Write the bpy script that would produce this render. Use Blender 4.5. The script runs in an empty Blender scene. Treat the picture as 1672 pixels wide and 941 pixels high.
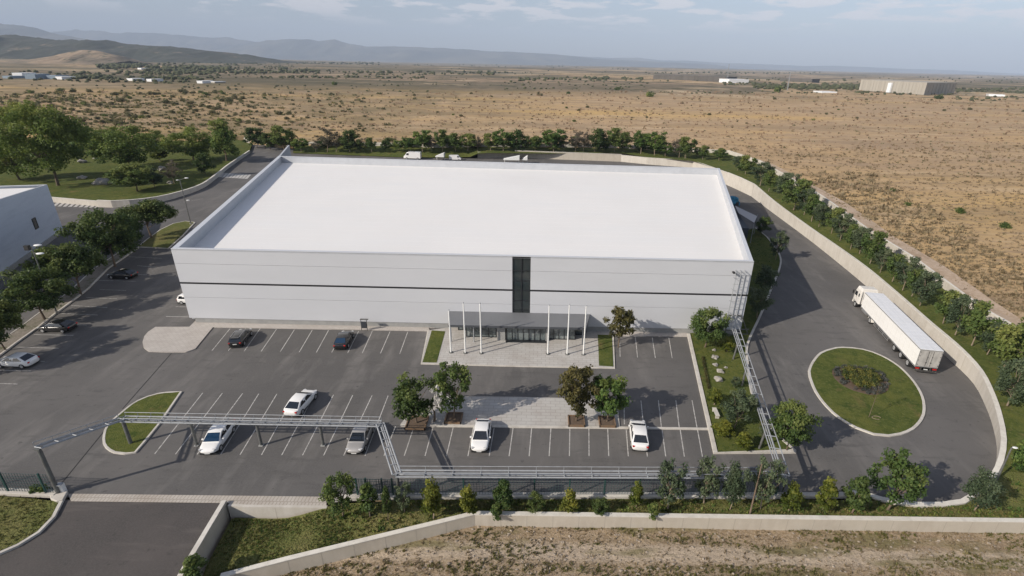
import bpy, bmesh, math, random
import numpy as np
from mathutils import Vector, Matrix, noise as mnoise
C = bpy.context.scene.collection
R = math.radians
rnd = random.Random(7)
NR = np.random.RandomState(11)
# ------------------------------------------------------------------ camera, sky, sun, exposure
F, CX, CY, ROLL, HC = 850.0, 880.0, 470.5, math.atan(.022), 40.0      # survey of the photograph: focal length in px, camera 40 m up
PITCH = math.atan((CY - (103 + .022*(CX-836)))*math.cos(ROLL)/F)
sc = bpy.context.scene
cd = bpy.data.cameras.new('camera'); cam = bpy.data.objects.new('camera', cd); C.objects.link(cam); sc.camera = cam
cd.sensor_width = 36; cd.sensor_fit = 'HORIZONTAL'; cd.lens = F/1672*36; cd.shift_x = -(CX-836)/1672
cd.clip_start = 1; cd.clip_end = 90000
cam.matrix_world = Matrix.Translation((0, 0, HC)) @ Matrix.Rotation(R(90)-PITCH, 4, 'X') @ Matrix.Rotation(ROLL, 4, 'Z')
SUN_EL, SUN_AZ = R(30), R(210.5)           # azimuth: direction towards the sun, from +X anticlockwise
w = bpy.data.worlds.new('World'); sc.world = w; w.use_nodes = True
nt = w.node_tree; nt.nodes.clear(); N = nt.nodes.new; L = nt.links.new
out = N('ShaderNodeOutputWorld'); bg = N('ShaderNodeBackground'); L(bg.outputs[0], out.inputs[0]); bg.inputs[1].default_value = .108
sky = N('ShaderNodeTexSky'); sky.sky_type = 'NISHITA'; sky.sun_disc = False; sky.sun_elevation = SUN_EL; sky.sun_rotation = R(90)-SUN_AZ
sky.altitude = 400; sky.air_density = 1.0; sky.dust_density = 1.3; sky.ozone_density = 2.2
tc = N('ShaderNodeTexCoord'); sep = N('ShaderNodeSeparateXYZ'); L(tc.outputs['Generated'], sep.inputs[0])
mp = N('ShaderNodeMapping'); mp.inputs['Scale'].default_value = (11, 11, 62); mp.inputs['Location'].default_value = (2.3, .4, .1); L(tc.outputs['Generated'], mp.inputs[0])
cn = N('ShaderNodeTexNoise'); cn.inputs['Scale'].default_value = 1.0; cn.inputs['Detail'].default_value = 9; cn.inputs['Roughness'].default_value = .58; L(mp.outputs[0], cn.inputs[0])
cr = N('ShaderNodeValToRGB'); cr.color_ramp.elements[0].position = .50; cr.color_ramp.elements[1].position = .57; L(cn.outputs[0], cr.inputs[0])
band = N('ShaderNodeValToRGB'); L(sep.outputs[2], band.inputs[0]); e = band.color_ramp.elements
e[0].position = .05; e[0].color = (0,0,0,1); e[1].position = .072; e[1].color = (1,1,1,1); z_ = e.new(.1); z_.color = (.9,.9,.9,1); z_ = e.new(.125); z_.color = (.15,.15,.15,1); z_ = e.new(.2); z_.color = (.35,.35,.35,1)
mm = N('ShaderNodeMath'); mm.operation = 'MULTIPLY'; L(cr.outputs[0], mm.inputs[0]); L(band.outputs[0], mm.inputs[1])
m2 = N('ShaderNodeMath'); m2.operation = 'MULTIPLY'; L(mm.outputs[0], m2.inputs[0]); m2.inputs[1].default_value = .75
hs = N('ShaderNodeHueSaturation'); hs.inputs['Saturation'].default_value = .76; tn = N('ShaderNodeMix'); tn.data_type = 'RGBA'; tn.blend_type = 'MULTIPLY'; tn.inputs[0].default_value = 1; tn.inputs[7].default_value = (1.0, .97, 1.0, 1); L(sky.outputs[0], tn.inputs[6]); L(tn.outputs[2], hs.inputs['Color'])
mx = N('ShaderNodeMix'); mx.data_type = 'RGBA'; L(m2.outputs[0], mx.inputs[0]); L(hs.outputs[0], mx.inputs[6]); mx.inputs[7].default_value = (8.2, 7.6, 7.4, 1)
L(mx.outputs[2], bg.inputs[0])
sl = bpy.data.lights.new('sun', 'SUN'); sl.energy = 5.0; sl.angle = R(.5); sl.color = (1, .915, .80)
so = bpy.data.objects.new('sun', sl); C.objects.link(so)
sd = Vector((math.cos(SUN_EL)*math.cos(SUN_AZ), math.cos(SUN_EL)*math.sin(SUN_AZ), math.sin(SUN_EL)))
so.rotation_euler = sd.to_track_quat('Z', 'Y').to_euler()
vs = sc.view_settings; vs.view_transform = 'Standard'; vs.look = 'None'; vs.exposure = .2; vs.gamma = 1; vs.use_curve_mapping = False
sc.cycles.max_bounces = 6; sc.cycles.transparent_max_bounces = 8

# ------------------------------------------------------------------ survey helpers: a picture point on a level plane -> metres
def ray(px, py):
    x, y = px-CX, -(py-CY); c, s = math.cos(ROLL), math.sin(ROLL)
    u, v = x*c-y*s, x*s+y*c
    return (u, F*math.cos(PITCH)+v*math.sin(PITCH), -F*math.sin(PITCH)+v*math.cos(PITCH))
def G(px, py, z=0.0):
    r = ray(px, py); t = (z-HC)/r[2]; return Vector((r[0]*t, r[1]*t, z))
def projy(p):
    z = p[2]-HC; dep = p[1]*math.cos(PITCH)-z*math.sin(PITCH)
    v = (p[1]*math.sin(PITCH)+z*math.cos(PITCH))/dep*F; u = p[0]/dep*F
    return CY-(-u*math.sin(ROLL)+v*math.cos(ROLL))
def height(base, ytop):
    lo, hi = 0, 60
    for _ in range(40):
        m = (lo+hi)/2
        if projy((base[0], base[1], base[2]+m)) > ytop: lo = m
        else: hi = m
    return lo
def scale_at(p): return F/(p[1]*math.cos(PITCH)-(p[2]-HC)*math.sin(PITCH))    # px per metre
def lerp(a, b, t): return a+(b-a)*t

# ------------------------------------------------------------------ materials
def mat(name, base, rough=.8, metal=0, noise=None, bump=None, spec=.4, emit=None, coat=0):
    """noise: list of (scale, colour, lo, hi[, stretch]) layered with object coordinates"""
    m = bpy.data.materials.new(name); m.use_nodes = True; t = m.node_tree; b = t.nodes['Principled BSDF']
    b.inputs['Roughness'].default_value = rough; b.inputs['Metallic'].default_value = metal; b.inputs['Specular IOR Level'].default_value = spec
    b.inputs['Coat Weight'].default_value = coat
    b.inputs['Base Color'].default_value = (*base, 1)
    tc = t.nodes.new('ShaderNodeTexCoord'); last = None
    for l in (noise or []):
        sca, col, lo, hi = l[:4]; st = l[4] if len(l) > 4 else (1, 1, 1)
        mp = t.nodes.new('ShaderNodeMapping'); mp.inputs['Scale'].default_value = st; mp.inputs['Location'].default_value = (rnd.random()*9,)*3
        t.links.new(tc.outputs['Object'], mp.inputs[0])
        n = t.nodes.new('ShaderNodeTexNoise'); n.inputs['Scale'].default_value = sca; n.inputs['Detail'].default_value = 7; n.inputs['Roughness'].default_value = .62
        t.links.new(mp.outputs[0], n.inputs[0])
        r = t.nodes.new('ShaderNodeMapRange'); r.inputs[1].default_value = lo; r.inputs[2].default_value = hi; t.links.new(n.outputs[0], r.inputs[0])
        mix = t.nodes.new('ShaderNodeMix'); mix.data_type = 'RGBA'; t.links.new(r.outputs[0], mix.inputs[0])
        if last is None: mix.inputs[6].default_value = (*base, 1)
        else: t.links.new(last, mix.inputs[6])
        mix.inputs[7].default_value = (*col, 1); last = mix.outputs[2]
    if last is not None: t.links.new(last, b.inputs['Base Color'])
    if bump:
        n = t.nodes.new('ShaderNodeTexNoise'); n.inputs['Scale'].default_value = bump[0]; n.inputs['Detail'].default_value = 6; t.links.new(tc.outputs['Object'], n.inputs[0])
        bp = t.nodes.new('ShaderNodeBump'); bp.inputs['Strength'].default_value = bump[1]; bp.inputs['Distance'].default_value = bump[2]
        t.links.new(n.outputs[0], bp.inputs['Height']); t.links.new(bp.outputs[0], b.inputs['Normal'])
    return m
def paver_mat(name, base, dark, bw, bh, gap=.03):
    m = mat(name, base, .85, noise=[(.35, dark, .4, .75)], bump=None); t = m.node_tree; b = t.nodes['Principled BSDF']
    src = b.inputs['Base Color'].links[0].from_socket
    tc = t.nodes.new('ShaderNodeTexCoord'); br = t.nodes.new('ShaderNodeTexBrick'); t.links.new(tc.outputs['Object'], br.inputs[0])
    br.inputs['Scale'].default_value = 1; br.inputs['Brick Width'].default_value = bw; br.inputs['Row Height'].default_value = bh; br.inputs['Mortar Size'].default_value = gap
    br.offset = 0.5
    br.inputs['Color1'].default_value = (1, 1, 1, 1); br.inputs['Color2'].default_value = (.92, .915, .91, 1); br.inputs['Mortar'].default_value = (.72, .71, .69, 1)
    mul = t.nodes.new('ShaderNodeMix'); mul.data_type = 'RGBA'; mul.blend_type = 'MULTIPLY'; mul.inputs[0].default_value = 1
    t.links.new(src, mul.inputs[6]); t.links.new(br.outputs[0], mul.inputs[7]); t.links.new(mul.outputs[2], b.inputs['Base Color'])
    return m
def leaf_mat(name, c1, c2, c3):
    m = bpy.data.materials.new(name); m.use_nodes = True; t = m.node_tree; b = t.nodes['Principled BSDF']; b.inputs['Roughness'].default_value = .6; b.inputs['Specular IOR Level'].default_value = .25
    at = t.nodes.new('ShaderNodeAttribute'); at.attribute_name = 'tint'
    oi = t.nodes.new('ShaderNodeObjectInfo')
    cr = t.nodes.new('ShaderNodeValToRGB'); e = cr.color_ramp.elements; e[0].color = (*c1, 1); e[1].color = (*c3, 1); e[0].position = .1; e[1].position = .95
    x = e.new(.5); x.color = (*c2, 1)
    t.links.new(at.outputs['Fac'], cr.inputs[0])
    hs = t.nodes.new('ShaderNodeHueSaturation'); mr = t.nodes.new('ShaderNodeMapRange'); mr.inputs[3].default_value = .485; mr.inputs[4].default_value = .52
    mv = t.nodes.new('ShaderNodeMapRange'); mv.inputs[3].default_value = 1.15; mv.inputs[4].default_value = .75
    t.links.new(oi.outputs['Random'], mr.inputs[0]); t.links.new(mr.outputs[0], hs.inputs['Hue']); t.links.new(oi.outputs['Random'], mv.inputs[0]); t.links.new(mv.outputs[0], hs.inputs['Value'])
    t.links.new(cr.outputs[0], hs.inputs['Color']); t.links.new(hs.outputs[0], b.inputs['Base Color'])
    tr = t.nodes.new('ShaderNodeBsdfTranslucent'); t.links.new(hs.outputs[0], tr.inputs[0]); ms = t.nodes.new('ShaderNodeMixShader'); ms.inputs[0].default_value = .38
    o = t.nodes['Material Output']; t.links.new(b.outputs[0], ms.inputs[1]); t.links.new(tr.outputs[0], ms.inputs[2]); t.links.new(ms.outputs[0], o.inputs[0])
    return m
M = {}
M['asphalt'] = mat('asphalt', (.122, .115, .11), .88, noise=[(.045, (.090, .086, .083), .40, .60), (.35, (.155, .146, .138), .5, .68, (1, .25, 1)), (.8, (.078, .075, .072), .55, .74, (.3, 1.2, 1)), (6, (.125, .119, .113), .45, .8), (1.6, (.070, .067, .065), .62, .72)], bump=(14, .35, .02))
M['asphalt_ramp'] = mat('asphalt ramp', (.082, .072, .067), .9, noise=[(.12, (.062, .056, .053), .38, .62), (.5, (.125, .11, .10), .54, .74, (.18, 1, 1)), (7, (.1, .09, .084), .45, .8), (1.2, (.05, .046, .044), .62, .74)], bump=(14, .35, .02))
M['line'] = mat('road paint', (.5, .485, .46), .7, noise=[(3, (.22, .21, .2), .45, .7)])
M['kerb'] = mat('kerb concrete', (.52, .49, .44), .85, noise=[(.8, (.38, .35, .31), .45, .7), (9, (.6, .57, .52), .5, .8)])
M['concrete'] = mat('beige concrete', (.46, .415, .345), .88, noise=[(.25, (.39, .345, .285), .4, .7), (1.4, (.49, .445, .38), .45, .75, (1, 1, .3)), (12, (.41, .365, .305), .5, .8)], bump=(5, .15, .02))
M['concrete_light'] = mat('pale concrete', (.50, .465, .41), .88, noise=[(.3, (.42, .385, .335), .42, .7), (1.2, (.54, .505, .455), .45, .75, (1, 1, .25)), (10, (.42, .385, .335), .55, .8)], bump=(5, .15, .02))
M['stain'] = mat('wall joint', (.35, .315, .265), .9)
M['coping'] = mat('coping concrete', (.62, .59, .53), .85, noise=[(1, (.48, .45, .4), .45, .75)])
M['paver'] = paver_mat('grey paving', (.47, .435, .40), (.40, .365, .33), .8, .4)
M['paver_big'] = paver_mat('plaza slabs', (.46, .445, .42), (.38, .35, .32), 1.2, .6, .035)
M['paver_drain'] = paver_mat('ribbed paving', (.46, .42, .37), (.36, .31, .26), .35, 1.6, .05)
M['grass'] = mat('lawn', (.078, .098, .024), .95, noise=[(.12, (.115, .12, .03), .4, .62), (.6, (.05, .072, .017), .44, .64), (2.2, (.12, .128, .04), .5, .66), (6, (.05, .07, .018), .52, .7), (.3, (.16, .13, .05), .58, .72)], bump=(9, .8, .12), spec=.1)
M['verge'] = mat('rough grass', (.12, .128, .04), .95, noise=[(.2, (.18, .155, .065), .45, .66), (.9, (.075, .092, .026), .45, .7), (5, (.15, .155, .055), .45, .75)], bump=(6, 1, .2), spec=.1)
M['soil'] = mat('soil', (.12, .085, .06), .95, noise=[(2, (.1, .07, .045), .4, .7)], bump=(8, .6, .06))
M['white_panel'] = mat('white cladding', (.525, .535, .56), .5, noise=[(.08, (.495, .505, .53), .4, .7, (1, 1, 3)), (1.1, (.51, .52, .545), .5, .8, (.3, 1, 2))])
M['parapet'] = mat('parapet sheet', (.46, .475, .50), .5, noise=[(.5, (.41, .425, .45), .4, .7)])
M['roof'] = mat('white membrane', (.75, .735, .715), .75, noise=[(.035, (.71, .695, .675), .42, .68), (.25, (.72, .715, .705), .45, .75, (.25, 1, 1)), (3, (.71, .705, .70), .5, .8)], bump=(2.5, .12, .05))
M['band'] = mat('black band', (.02, .02, .022), .4)
M['groove'] = mat('panel joint', (.33, .335, .34), .6)
M['plinth'] = mat('plinth concrete', (.30, .30, .29), .85, noise=[(1, (.24, .24, .235), .4, .7)])
M['glass'] = mat('dark glass', (.022, .032, .034), .06, spec=.9, noise=[(.25, (.032, .038, .038), .45, .6)])
M['glass_pale'] = mat('lobby glass', (.16, .185, .185), .1, spec=.8, noise=[(.5, (.05, .065, .07), .42, .6), (.9, (.3, .31, .3), .58, .68)])
M['frame_dark'] = mat('dark frame', (.035, .038, .042), .4, metal=.3)
M['canopy'] = mat('grey canopy sheet', (.16, .165, .175), .55, noise=[(.3, (.14, .145, .155), .4, .7)])
M['fascia'] = mat('dark fascia', (.06, .065, .075), .5)
M['steel'] = mat('galvanised steel', (.33, .345, .36), .6, metal=.15, noise=[(2, (.25, .26, .275), .45, .7)])
M['steel_dark'] = mat('weathered steel post', (.16, .165, .16), .6, metal=.4, noise=[(2, (.11, .105, .1), .45, .7)])
M['pole_white'] = mat('white pole', (.72, .72, .70), .45)
M['green_metal'] = mat('green powder coat', (.02, .06, .055), .5)
M['wire'] = mat('fence wire', (.055, .085, .085), .55)
M['rock'] = mat('pale rock', (.33, .31, .28), .9, noise=[(1.5, (.2, .185, .165), .4, .7)], bump=(4, .6, .1))
M['timber'] = mat('timber edging', (.16, .115, .075), .8, noise=[(3, (.22, .12, .06), .4, .7)])
M['bark'] = mat('bark', (.17, .125, .09), .95, noise=[(6, (.1, .075, .055), .4, .7, (1, 1, .3))], bump=(10, .6, .03))
M['bark_pale'] = mat('pale bark', (.25, .195, .145), .95, noise=[(6, (.16, .125, .09), .4, .7, (1, 1, .3))])
M['car_white'] = mat('white paint', (.78, .77, .75), .25, spec=.6, coat=.6)
M['car_black'] = mat('black paint', (.012, .012, .013), .22, spec=.6, coat=.7)
M['car_silver'] = mat('silver paint', (.40, .385, .365), .35, metal=.35, coat=.6)
M['car_glass'] = mat('car glass', (.012, .016, .022), .05, spec=.9)
M['car_glass_blue'] = mat('blue tinted glass', (.005, .028, .065), .05, spec=.9)
M['strip'] = mat('strip gravel', (.19, .165, .135), .95, noise=[(.5, (.09, .095, .045), .48, .6), (3, (.28, .25, .21), .5, .7)], bump=(6, .6, .06))
M['tyre'] = mat('tyre rubber', (.018, .018, .018), .85)
M['rim'] = mat('alloy', (.5, .5, .5), .4, metal=.25)
M['rubble'] = mat('gravel', (.33, .28, .225), .95, noise=[(3, (.22, .18, .14), .4, .7)])
M['black_plastic'] = mat('black plastic', (.02, .02, .02), .6)
M['head_lamp'] = mat('headlamp lens', (.55, .55, .55), .12, spec=.8)
M['tail_lamp'] = mat('tail lamp lens', (.42, .015, .01), .2, spec=.7)
M['amber'] = mat('amber lens', (.6, .18, .03), .2)
M['plate'] = mat('number plate', (.6, .6, .58), .5)
M['truck_white'] = mat('truck side panel', (.80, .79, .765), .42, noise=[(.7, (.74, .73, .7), .45, .75, (.3, .3, 2)), (5, (.7, .68, .64), .62, .8)])
M['truck_roof'] = mat('trailer roof sheet', (.70, .71, .73), .5, noise=[(1.2, (.62, .63, .65), .45, .75, (.15, 2, 1))])
M['truck_cab'] = mat('cab paint', (.74, .71, .66), .35, coat=.3)
M['truck_door'] = mat('dirty trailer doors', (.40, .385, .36), .6, noise=[(1.5, (.27, .26, .245), .42, .68, (1, 1, .4))])
M['chassis'] = mat('chassis', (.05, .048, .045), .7)
M['alu'] = mat('aluminium', (.5, .5, .5), .4, metal=.7)
M['tarp'] = mat('blue tarpaulin', (.02, .16, .28), .6, noise=[(1, (.04, .28, .42), .45, .65)], bump=(1.5, .6, .3))
M['annex'] = mat('dark sheet cladding', (.035, .042, .055), .6)
M['sail'] = mat('grey fabric', (.45, .43, .42), .8)
M['grey_block'] = mat('grey plank cladding', (.50, .54, .60), .75, noise=[(.6, (.44, .48, .54), .45, .7, (.2, .2, 2)), (2, (.53, .57, .63), .5, .75)])
M['far_wall'] = mat('far concrete panels', (.38, .35, .30), .9, noise=[(.02, (.31, .285, .245), .4, .7, (6, 6, .2))])
M['far_grey'] = mat('far grey cladding', (.11, .10, .09), .9, noise=[(.02, (.085, .08, .07), .4, .7, (4, 4, .2))])
M['far_white'] = mat('far white roof', (.72, .73, .74), .7)
M['far_blue'] = mat('far blue roof', (.22, .28, .34), .7)
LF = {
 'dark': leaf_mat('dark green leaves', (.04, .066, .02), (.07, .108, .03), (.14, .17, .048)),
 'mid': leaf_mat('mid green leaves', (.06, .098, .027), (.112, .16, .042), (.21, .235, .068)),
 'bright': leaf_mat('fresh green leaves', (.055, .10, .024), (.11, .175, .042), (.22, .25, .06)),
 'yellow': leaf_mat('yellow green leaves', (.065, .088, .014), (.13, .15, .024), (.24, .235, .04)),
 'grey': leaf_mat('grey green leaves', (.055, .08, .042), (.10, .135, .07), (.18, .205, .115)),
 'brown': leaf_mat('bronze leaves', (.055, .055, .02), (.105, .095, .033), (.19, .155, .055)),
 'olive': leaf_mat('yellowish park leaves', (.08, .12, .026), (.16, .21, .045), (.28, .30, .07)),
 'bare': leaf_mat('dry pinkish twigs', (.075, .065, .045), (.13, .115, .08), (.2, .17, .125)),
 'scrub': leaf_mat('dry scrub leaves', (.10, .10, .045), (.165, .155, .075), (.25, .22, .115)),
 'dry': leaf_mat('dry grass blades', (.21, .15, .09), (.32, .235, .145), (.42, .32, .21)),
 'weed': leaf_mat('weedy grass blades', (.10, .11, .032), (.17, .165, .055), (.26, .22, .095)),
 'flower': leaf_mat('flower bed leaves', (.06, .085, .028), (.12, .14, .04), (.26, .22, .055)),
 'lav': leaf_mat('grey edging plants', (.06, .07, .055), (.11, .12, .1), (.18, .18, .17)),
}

# ------------------------------------------------------------------ object helpers
def link(o, parent=None):
    C.objects.link(o)
    if parent is not None: o.parent = parent
    return o
def tag(o, label, cat, group=None, kind=None):
    if label: o['label'] = label
    if cat: o['category'] = cat
    if group: o['group'] = group
    if kind: o['kind'] = kind
    return o
def thing(name, label, cat, loc=(0, 0, 0), rz=0, group=None):
    o = bpy.data.objects.new(name, None); o.empty_display_size = .3; C.objects.link(o)
    o.location = loc; o.rotation_euler = (0, 0, rz); return tag(o, label, cat, group)
class MB:
    def __init__(s): s.v = []; s.f = []; s.m = []
    def add(s, vs, fs, mi=0):
        n = len(s.v); s.v += [tuple(p) for p in vs]; s.f += [tuple(i+n for i in f) for f in fs]; s.m += [mi]*len(fs); return s
    def box(s, c, d, rz=0, mi=0, rot=None):
        x, y, z = d[0]/2, d[1]/2, d[2]/2
        pts = [Vector(p) for p in ((-x,-y,-z),(x,-y,-z),(x,y,-z),(-x,y,-z),(-x,-y,z),(x,-y,z),(x,y,z),(-x,y,z))]
        m = rot if rot is not None else Matrix.Rotation(rz, 3, 'Z')
        return s.add([m@p+Vector(c) for p in pts], [(0,3,2,1),(4,5,6,7),(0,1,5,4),(1,2,6,5),(2,3,7,6),(3,0,4,7)], mi)
    def bx(s, x0, x1, y0, y1, z0, z1, mi=0): return s.box(((x0+x1)/2,(y0+y1)/2,(z0+z1)/2), (x1-x0,y1-y0,z1-z0), 0, mi)
    def prism(s, poly, z0, z1, mi=0):
        n = len(poly); P = [Vector(p) for p in poly]
        area = sum(P[i].x*P[(i+1)%n].y-P[(i+1)%n].x*P[i].y for i in range(n))
        if area < 0: P = P[::-1]
        zs0 = z0 if isinstance(z0, (list, tuple)) else [z0]*n; zs1 = z1 if isinstance(z1, (list, tuple)) else [z1]*n
        vs = [(p.x, p.y, a) for p, a in zip(P, zs0)]+[(p.x, p.y, a) for p, a in zip(P, zs1)]
        fs = [tuple(range(n-1, -1, -1)), tuple(range(n, 2*n))]+[(i, (i+1)%n, n+(i+1)%n, n+i) for i in range(n)]
        return s.add(vs, fs, mi)
    def tube(s, p, q, r, r2=None, n=8, mi=0):
        p, q = Vector(p), Vector(q); r2 = r if r2 is None else r2; d = (q-p)
        if d.length < 1e-6: return s
        a = d.orthogonal().normalized(); b = d.normalized().cross(a)
        vs = [p+(a*math.cos(t)+b*math.sin(t))*r for t in [2*math.pi*i/n for i in range(n)]]+[q+(a*math.cos(t)+b*math.sin(t))*r2 for t in [2*math.pi*i/n for i in range(n)]]
        fs = [(i, (i+1)%n, n+(i+1)%n, n+i) for i in range(n)]+[tuple(range(n-1,-1,-1)), tuple(range(n,2*n))]
        return s.add(vs, fs, mi)
    def ico(s, c, r, sub=1, jit=.15, seed=0, sq=(1,1,1), mi=0):
        bm = bmesh.new(); bmesh.ops.create_icosphere(bm, subdivisions=sub, radius=1); q = random.Random(seed)
        ph = q.random()*50
        vs = []
        for v in bm.verts:
            k = r*(1+jit*2*(mnoise.noise(v.co*1.3+Vector((ph, ph, ph)))))
            vs.append((c[0]+v.co.x*k*sq[0], c[1]+v.co.y*k*sq[1], c[2]+v.co.z*k*sq[2]))
        fs = [tuple(v.index for v in f.verts) for f in bm.faces]; bm.free(); return s.add(vs, fs, mi)
    def build(s, name, mats, parent=None, smooth=False, bevel=0, label=None):
        me = bpy.data.meshes.new(name); me.from_pydata(s.v, [], s.f); me.update()
        for m in (mats if isinstance(mats, (list, tuple)) else [mats]): me.materials.append(m)
        if any(s.m): me.polygons.foreach_set('material_index', s.m)
        if smooth: me.polygons.foreach_set('use_smooth', [True]*len(me.polygons))
        o = link(bpy.data.objects.new(name, me), parent)
        if bevel:
            b = o.modifiers.new('bevel', 'BEVEL'); b.width = bevel; b.segments = 2; b.limit_method = 'ANGLE'; b.angle_limit = R(35)
        if label: o['label'] = label
        return o
def struct(o, label=None, kind='structure', cat=None): return tag(o, label, cat, None, kind)
def copy_thing(src, loc, rz=0, scale=(1, 1, 1), label=None, group=None):
    c = src.copy(); C.objects.link(c); c.location = loc; c.rotation_euler = (0, 0, rz); c.scale = scale
    if label: c['label'] = label
    if group: c['group'] = group
    def rec(a, b):
        for ch in list(a.children):
            k = ch.copy(); C.objects.link(k); k.parent = b; rec(ch, k)
    rec(src, c); return c
def smooth_line(pts, step=1.0, closed=False, cr=True):
    P = [Vector(p) for p in pts]; n = len(P); o = []
    rng = range(n if closed else n-1)
    for i in rng:
        p1, p2 = P[i], P[(i+1) % n]
        p0 = P[i-1] if (closed or i > 0) else p1*2-p2
        p3 = P[(i+2) % n] if (closed or i < n-2) else p2*2-p1
        k = max(1, int((p2-p1).length/step))
        for j in range(k):
            t = j/k
            o.append(.5*((2*p1)+(p2-p0)*t+(2*p0-5*p1+4*p2-p3)*t*t+(3*p1-p0-3*p2+p3)*t**3) if cr else p1.lerp(p2, t))
    if not closed: o.append(P[-1])
    return o
def offset_line(P, d, closed=False):
    o = []; n = len(P)
    for i, p in enumerate(P):
        a = P[i-1] if (i > 0 or closed) else p; b = P[(i+1) % n] if (i < n-1 or closed) else p
        t = Vector((b.x-a.x, b.y-a.y, 0)); t.normalize(); o.append(Vector((p.x+t.y*d, p.y-t.x*d, p.z)))
    return o
def ribbon(mb, P, width, z0, z1, closed=False, side=0, mi=0):
    """wall or kerb along P; z0, z1 numbers or 'rel' lists; side -1/0/1 where the thickness goes"""
    n = len(P); A = offset_line(P, width*(0 if side > 0 else (.5 if side == 0 else 1)), closed); B = offset_line(P, -width*(1 if side > 0 else (.5 if side == 0 else 0)), closed)
    zb = z0 if isinstance(z0, list) else [z0]*n; zt = z1 if isinstance(z1, list) else [z1]*n
    vs = []
    for i in range(n): vs += [(A[i].x, A[i].y, zb[i]), (A[i].x, A[i].y, zt[i]), (B[i].x, B[i].y, zt[i]), (B[i].x, B[i].y, zb[i])]
    fs = []
    for i in range(n if closed else n-1):
        a, b = 4*i, 4*((i+1) % n)
        fs += [(a, b, b+1, a+1), (a+1, b+1, b+2, a+2), (a+2, b+2, b+3, a+3), (a+3, b+3, b, a)]
    if not closed: fs += [(0, 1, 2, 3), (4*n-1, 4*n-2, 4*n-3, 4*n-4)]
    return mb.add(vs, fs, mi)
def PX(pts, z=0.0): return [G(p[0], p[1], (p[2] if len(p) > 2 else z)) for p in pts]
def sheet(name, poly, z, m, label=None, edge=0.0, kind='structure', grid=None):
    mb = MB()
    if edge: mb.prism(poly, z-edge, z)
    else:
        vs = [(p[0], p[1], z) for p in poly]; mb.add(vs, [tuple(range(len(vs)))])
    o = mb.build(name, m)
    bm = bmesh.new(); bm.from_mesh(o.data)
    bmesh.ops.recalc_face_normals(bm, faces=bm.faces)
    bmesh.ops.triangulate(bm, faces=[f for f in bm.faces if len(f.verts) > 4], ngon_method='EAR_CLIP'); bm.to_mesh(o.data); bm.free()
    return struct(o, label, kind)
def inpoly(x, y, poly):
    x = np.asarray(x); y = np.asarray(y); r = np.zeros(x.shape, bool); n = len(poly)
    for i in range(n):
        x1, y1 = poly[i][0], poly[i][1]; x2, y2 = poly[(i+1) % n][0], poly[(i+1) % n][1]
        if y1 == y2: continue
        c = ((y1 > y) != (y2 > y)) & (x < (x2-x1)*(y-y1)/(y2-y1)+x1); r ^= c
    return r
def distpoly(x, y, poly):
    d = np.full(x.shape, 1e9); n = len(poly)
    for i in range(n):
        a = np.array(poly[i][:2]); b = np.array(poly[(i+1) % n][:2]); ab = b-a
        t = np.clip(((x-a[0])*ab[0]+(y-a[1])*ab[1])/max(1e-9, ab@ab), 0, 1)
        d = np.minimum(d, np.hypot(x-a[0]-t*ab[0], y-a[1]-t*ab[1]))
    return d
def fnoise(x, y, s, seed):
    return np.array([mnoise.noise(Vector((a*s, b*s, seed))) for a, b in zip(x.ravel(), y.ravel())]).reshape(x.shape)

# ------------------------------------------------------------------ ground levels round the site
INNER = [(478,250,.2),(656,257,.2),(740,257.5,.4),(777,256,.9),(781,250,2.8),(900,251,2.8),(1014,250,2.8),(1058,257.3,2.9),(1131,263,3.2)]
WALLB = [(1186,301,4.4),(1206,310,4.4),(1229,321,4.2)]
WALLR = [(1229.5,321.5,4.2),(1242,331,3.8),(1266,349,3.2),(1319,388,2.8),(1360,420,3.0),(1409,460,3.2),(1460,504,3.0),(1510,549,2.8),(1560,592,2.6),(1596,628,2.2),(1617,667,1.9),(1629,700,1.65),(1636,735,1.45),(1633,765,1.15),(1622,790,.8),(1602,811,.45),(1575,826,.3),(1540,831,.3),(1500,831,.3),(1440,822,.3),(1412,813,.3),(1380,810,.3)]
OUTER = [(398,225,1.6,1.0),(480,232,1.6,1.0),(700,234,1.6,3),(1000,236,1.6,3.2),(1190,246,1.6,4),(1240,262,1.6,4.1),(1319,306,1.6,3.9),(1344,321,1.6,3.8),(1368,338,1.6,3.7),(1420,376,1.6,3.5),(1466,404,1.6,3.3),(1492,420,1.6,3.2),(1569,476.5,1.6,3.0),(1620,512,1.6,2.8),(1655,531,1.6,2.7),(1740,588,1.6,2.3)]
OUT = [G(x, y, g+h) for x, y, h, g in OUTER]; OUTG = [o[3] for o in OUTER]
OUT += [Vector((86, 50, 0)), Vector((90, 37.9, 0))]; OUTG += [1.2, 0.2]
FRONT_TOP = [G(360, 941, -1.0), G(470, 912.5, -.62), G(775, 838.5, .3), G(1200, 844, .3), G(1672, 850.5, .3), Vector((90, 37.85, .3))]
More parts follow.
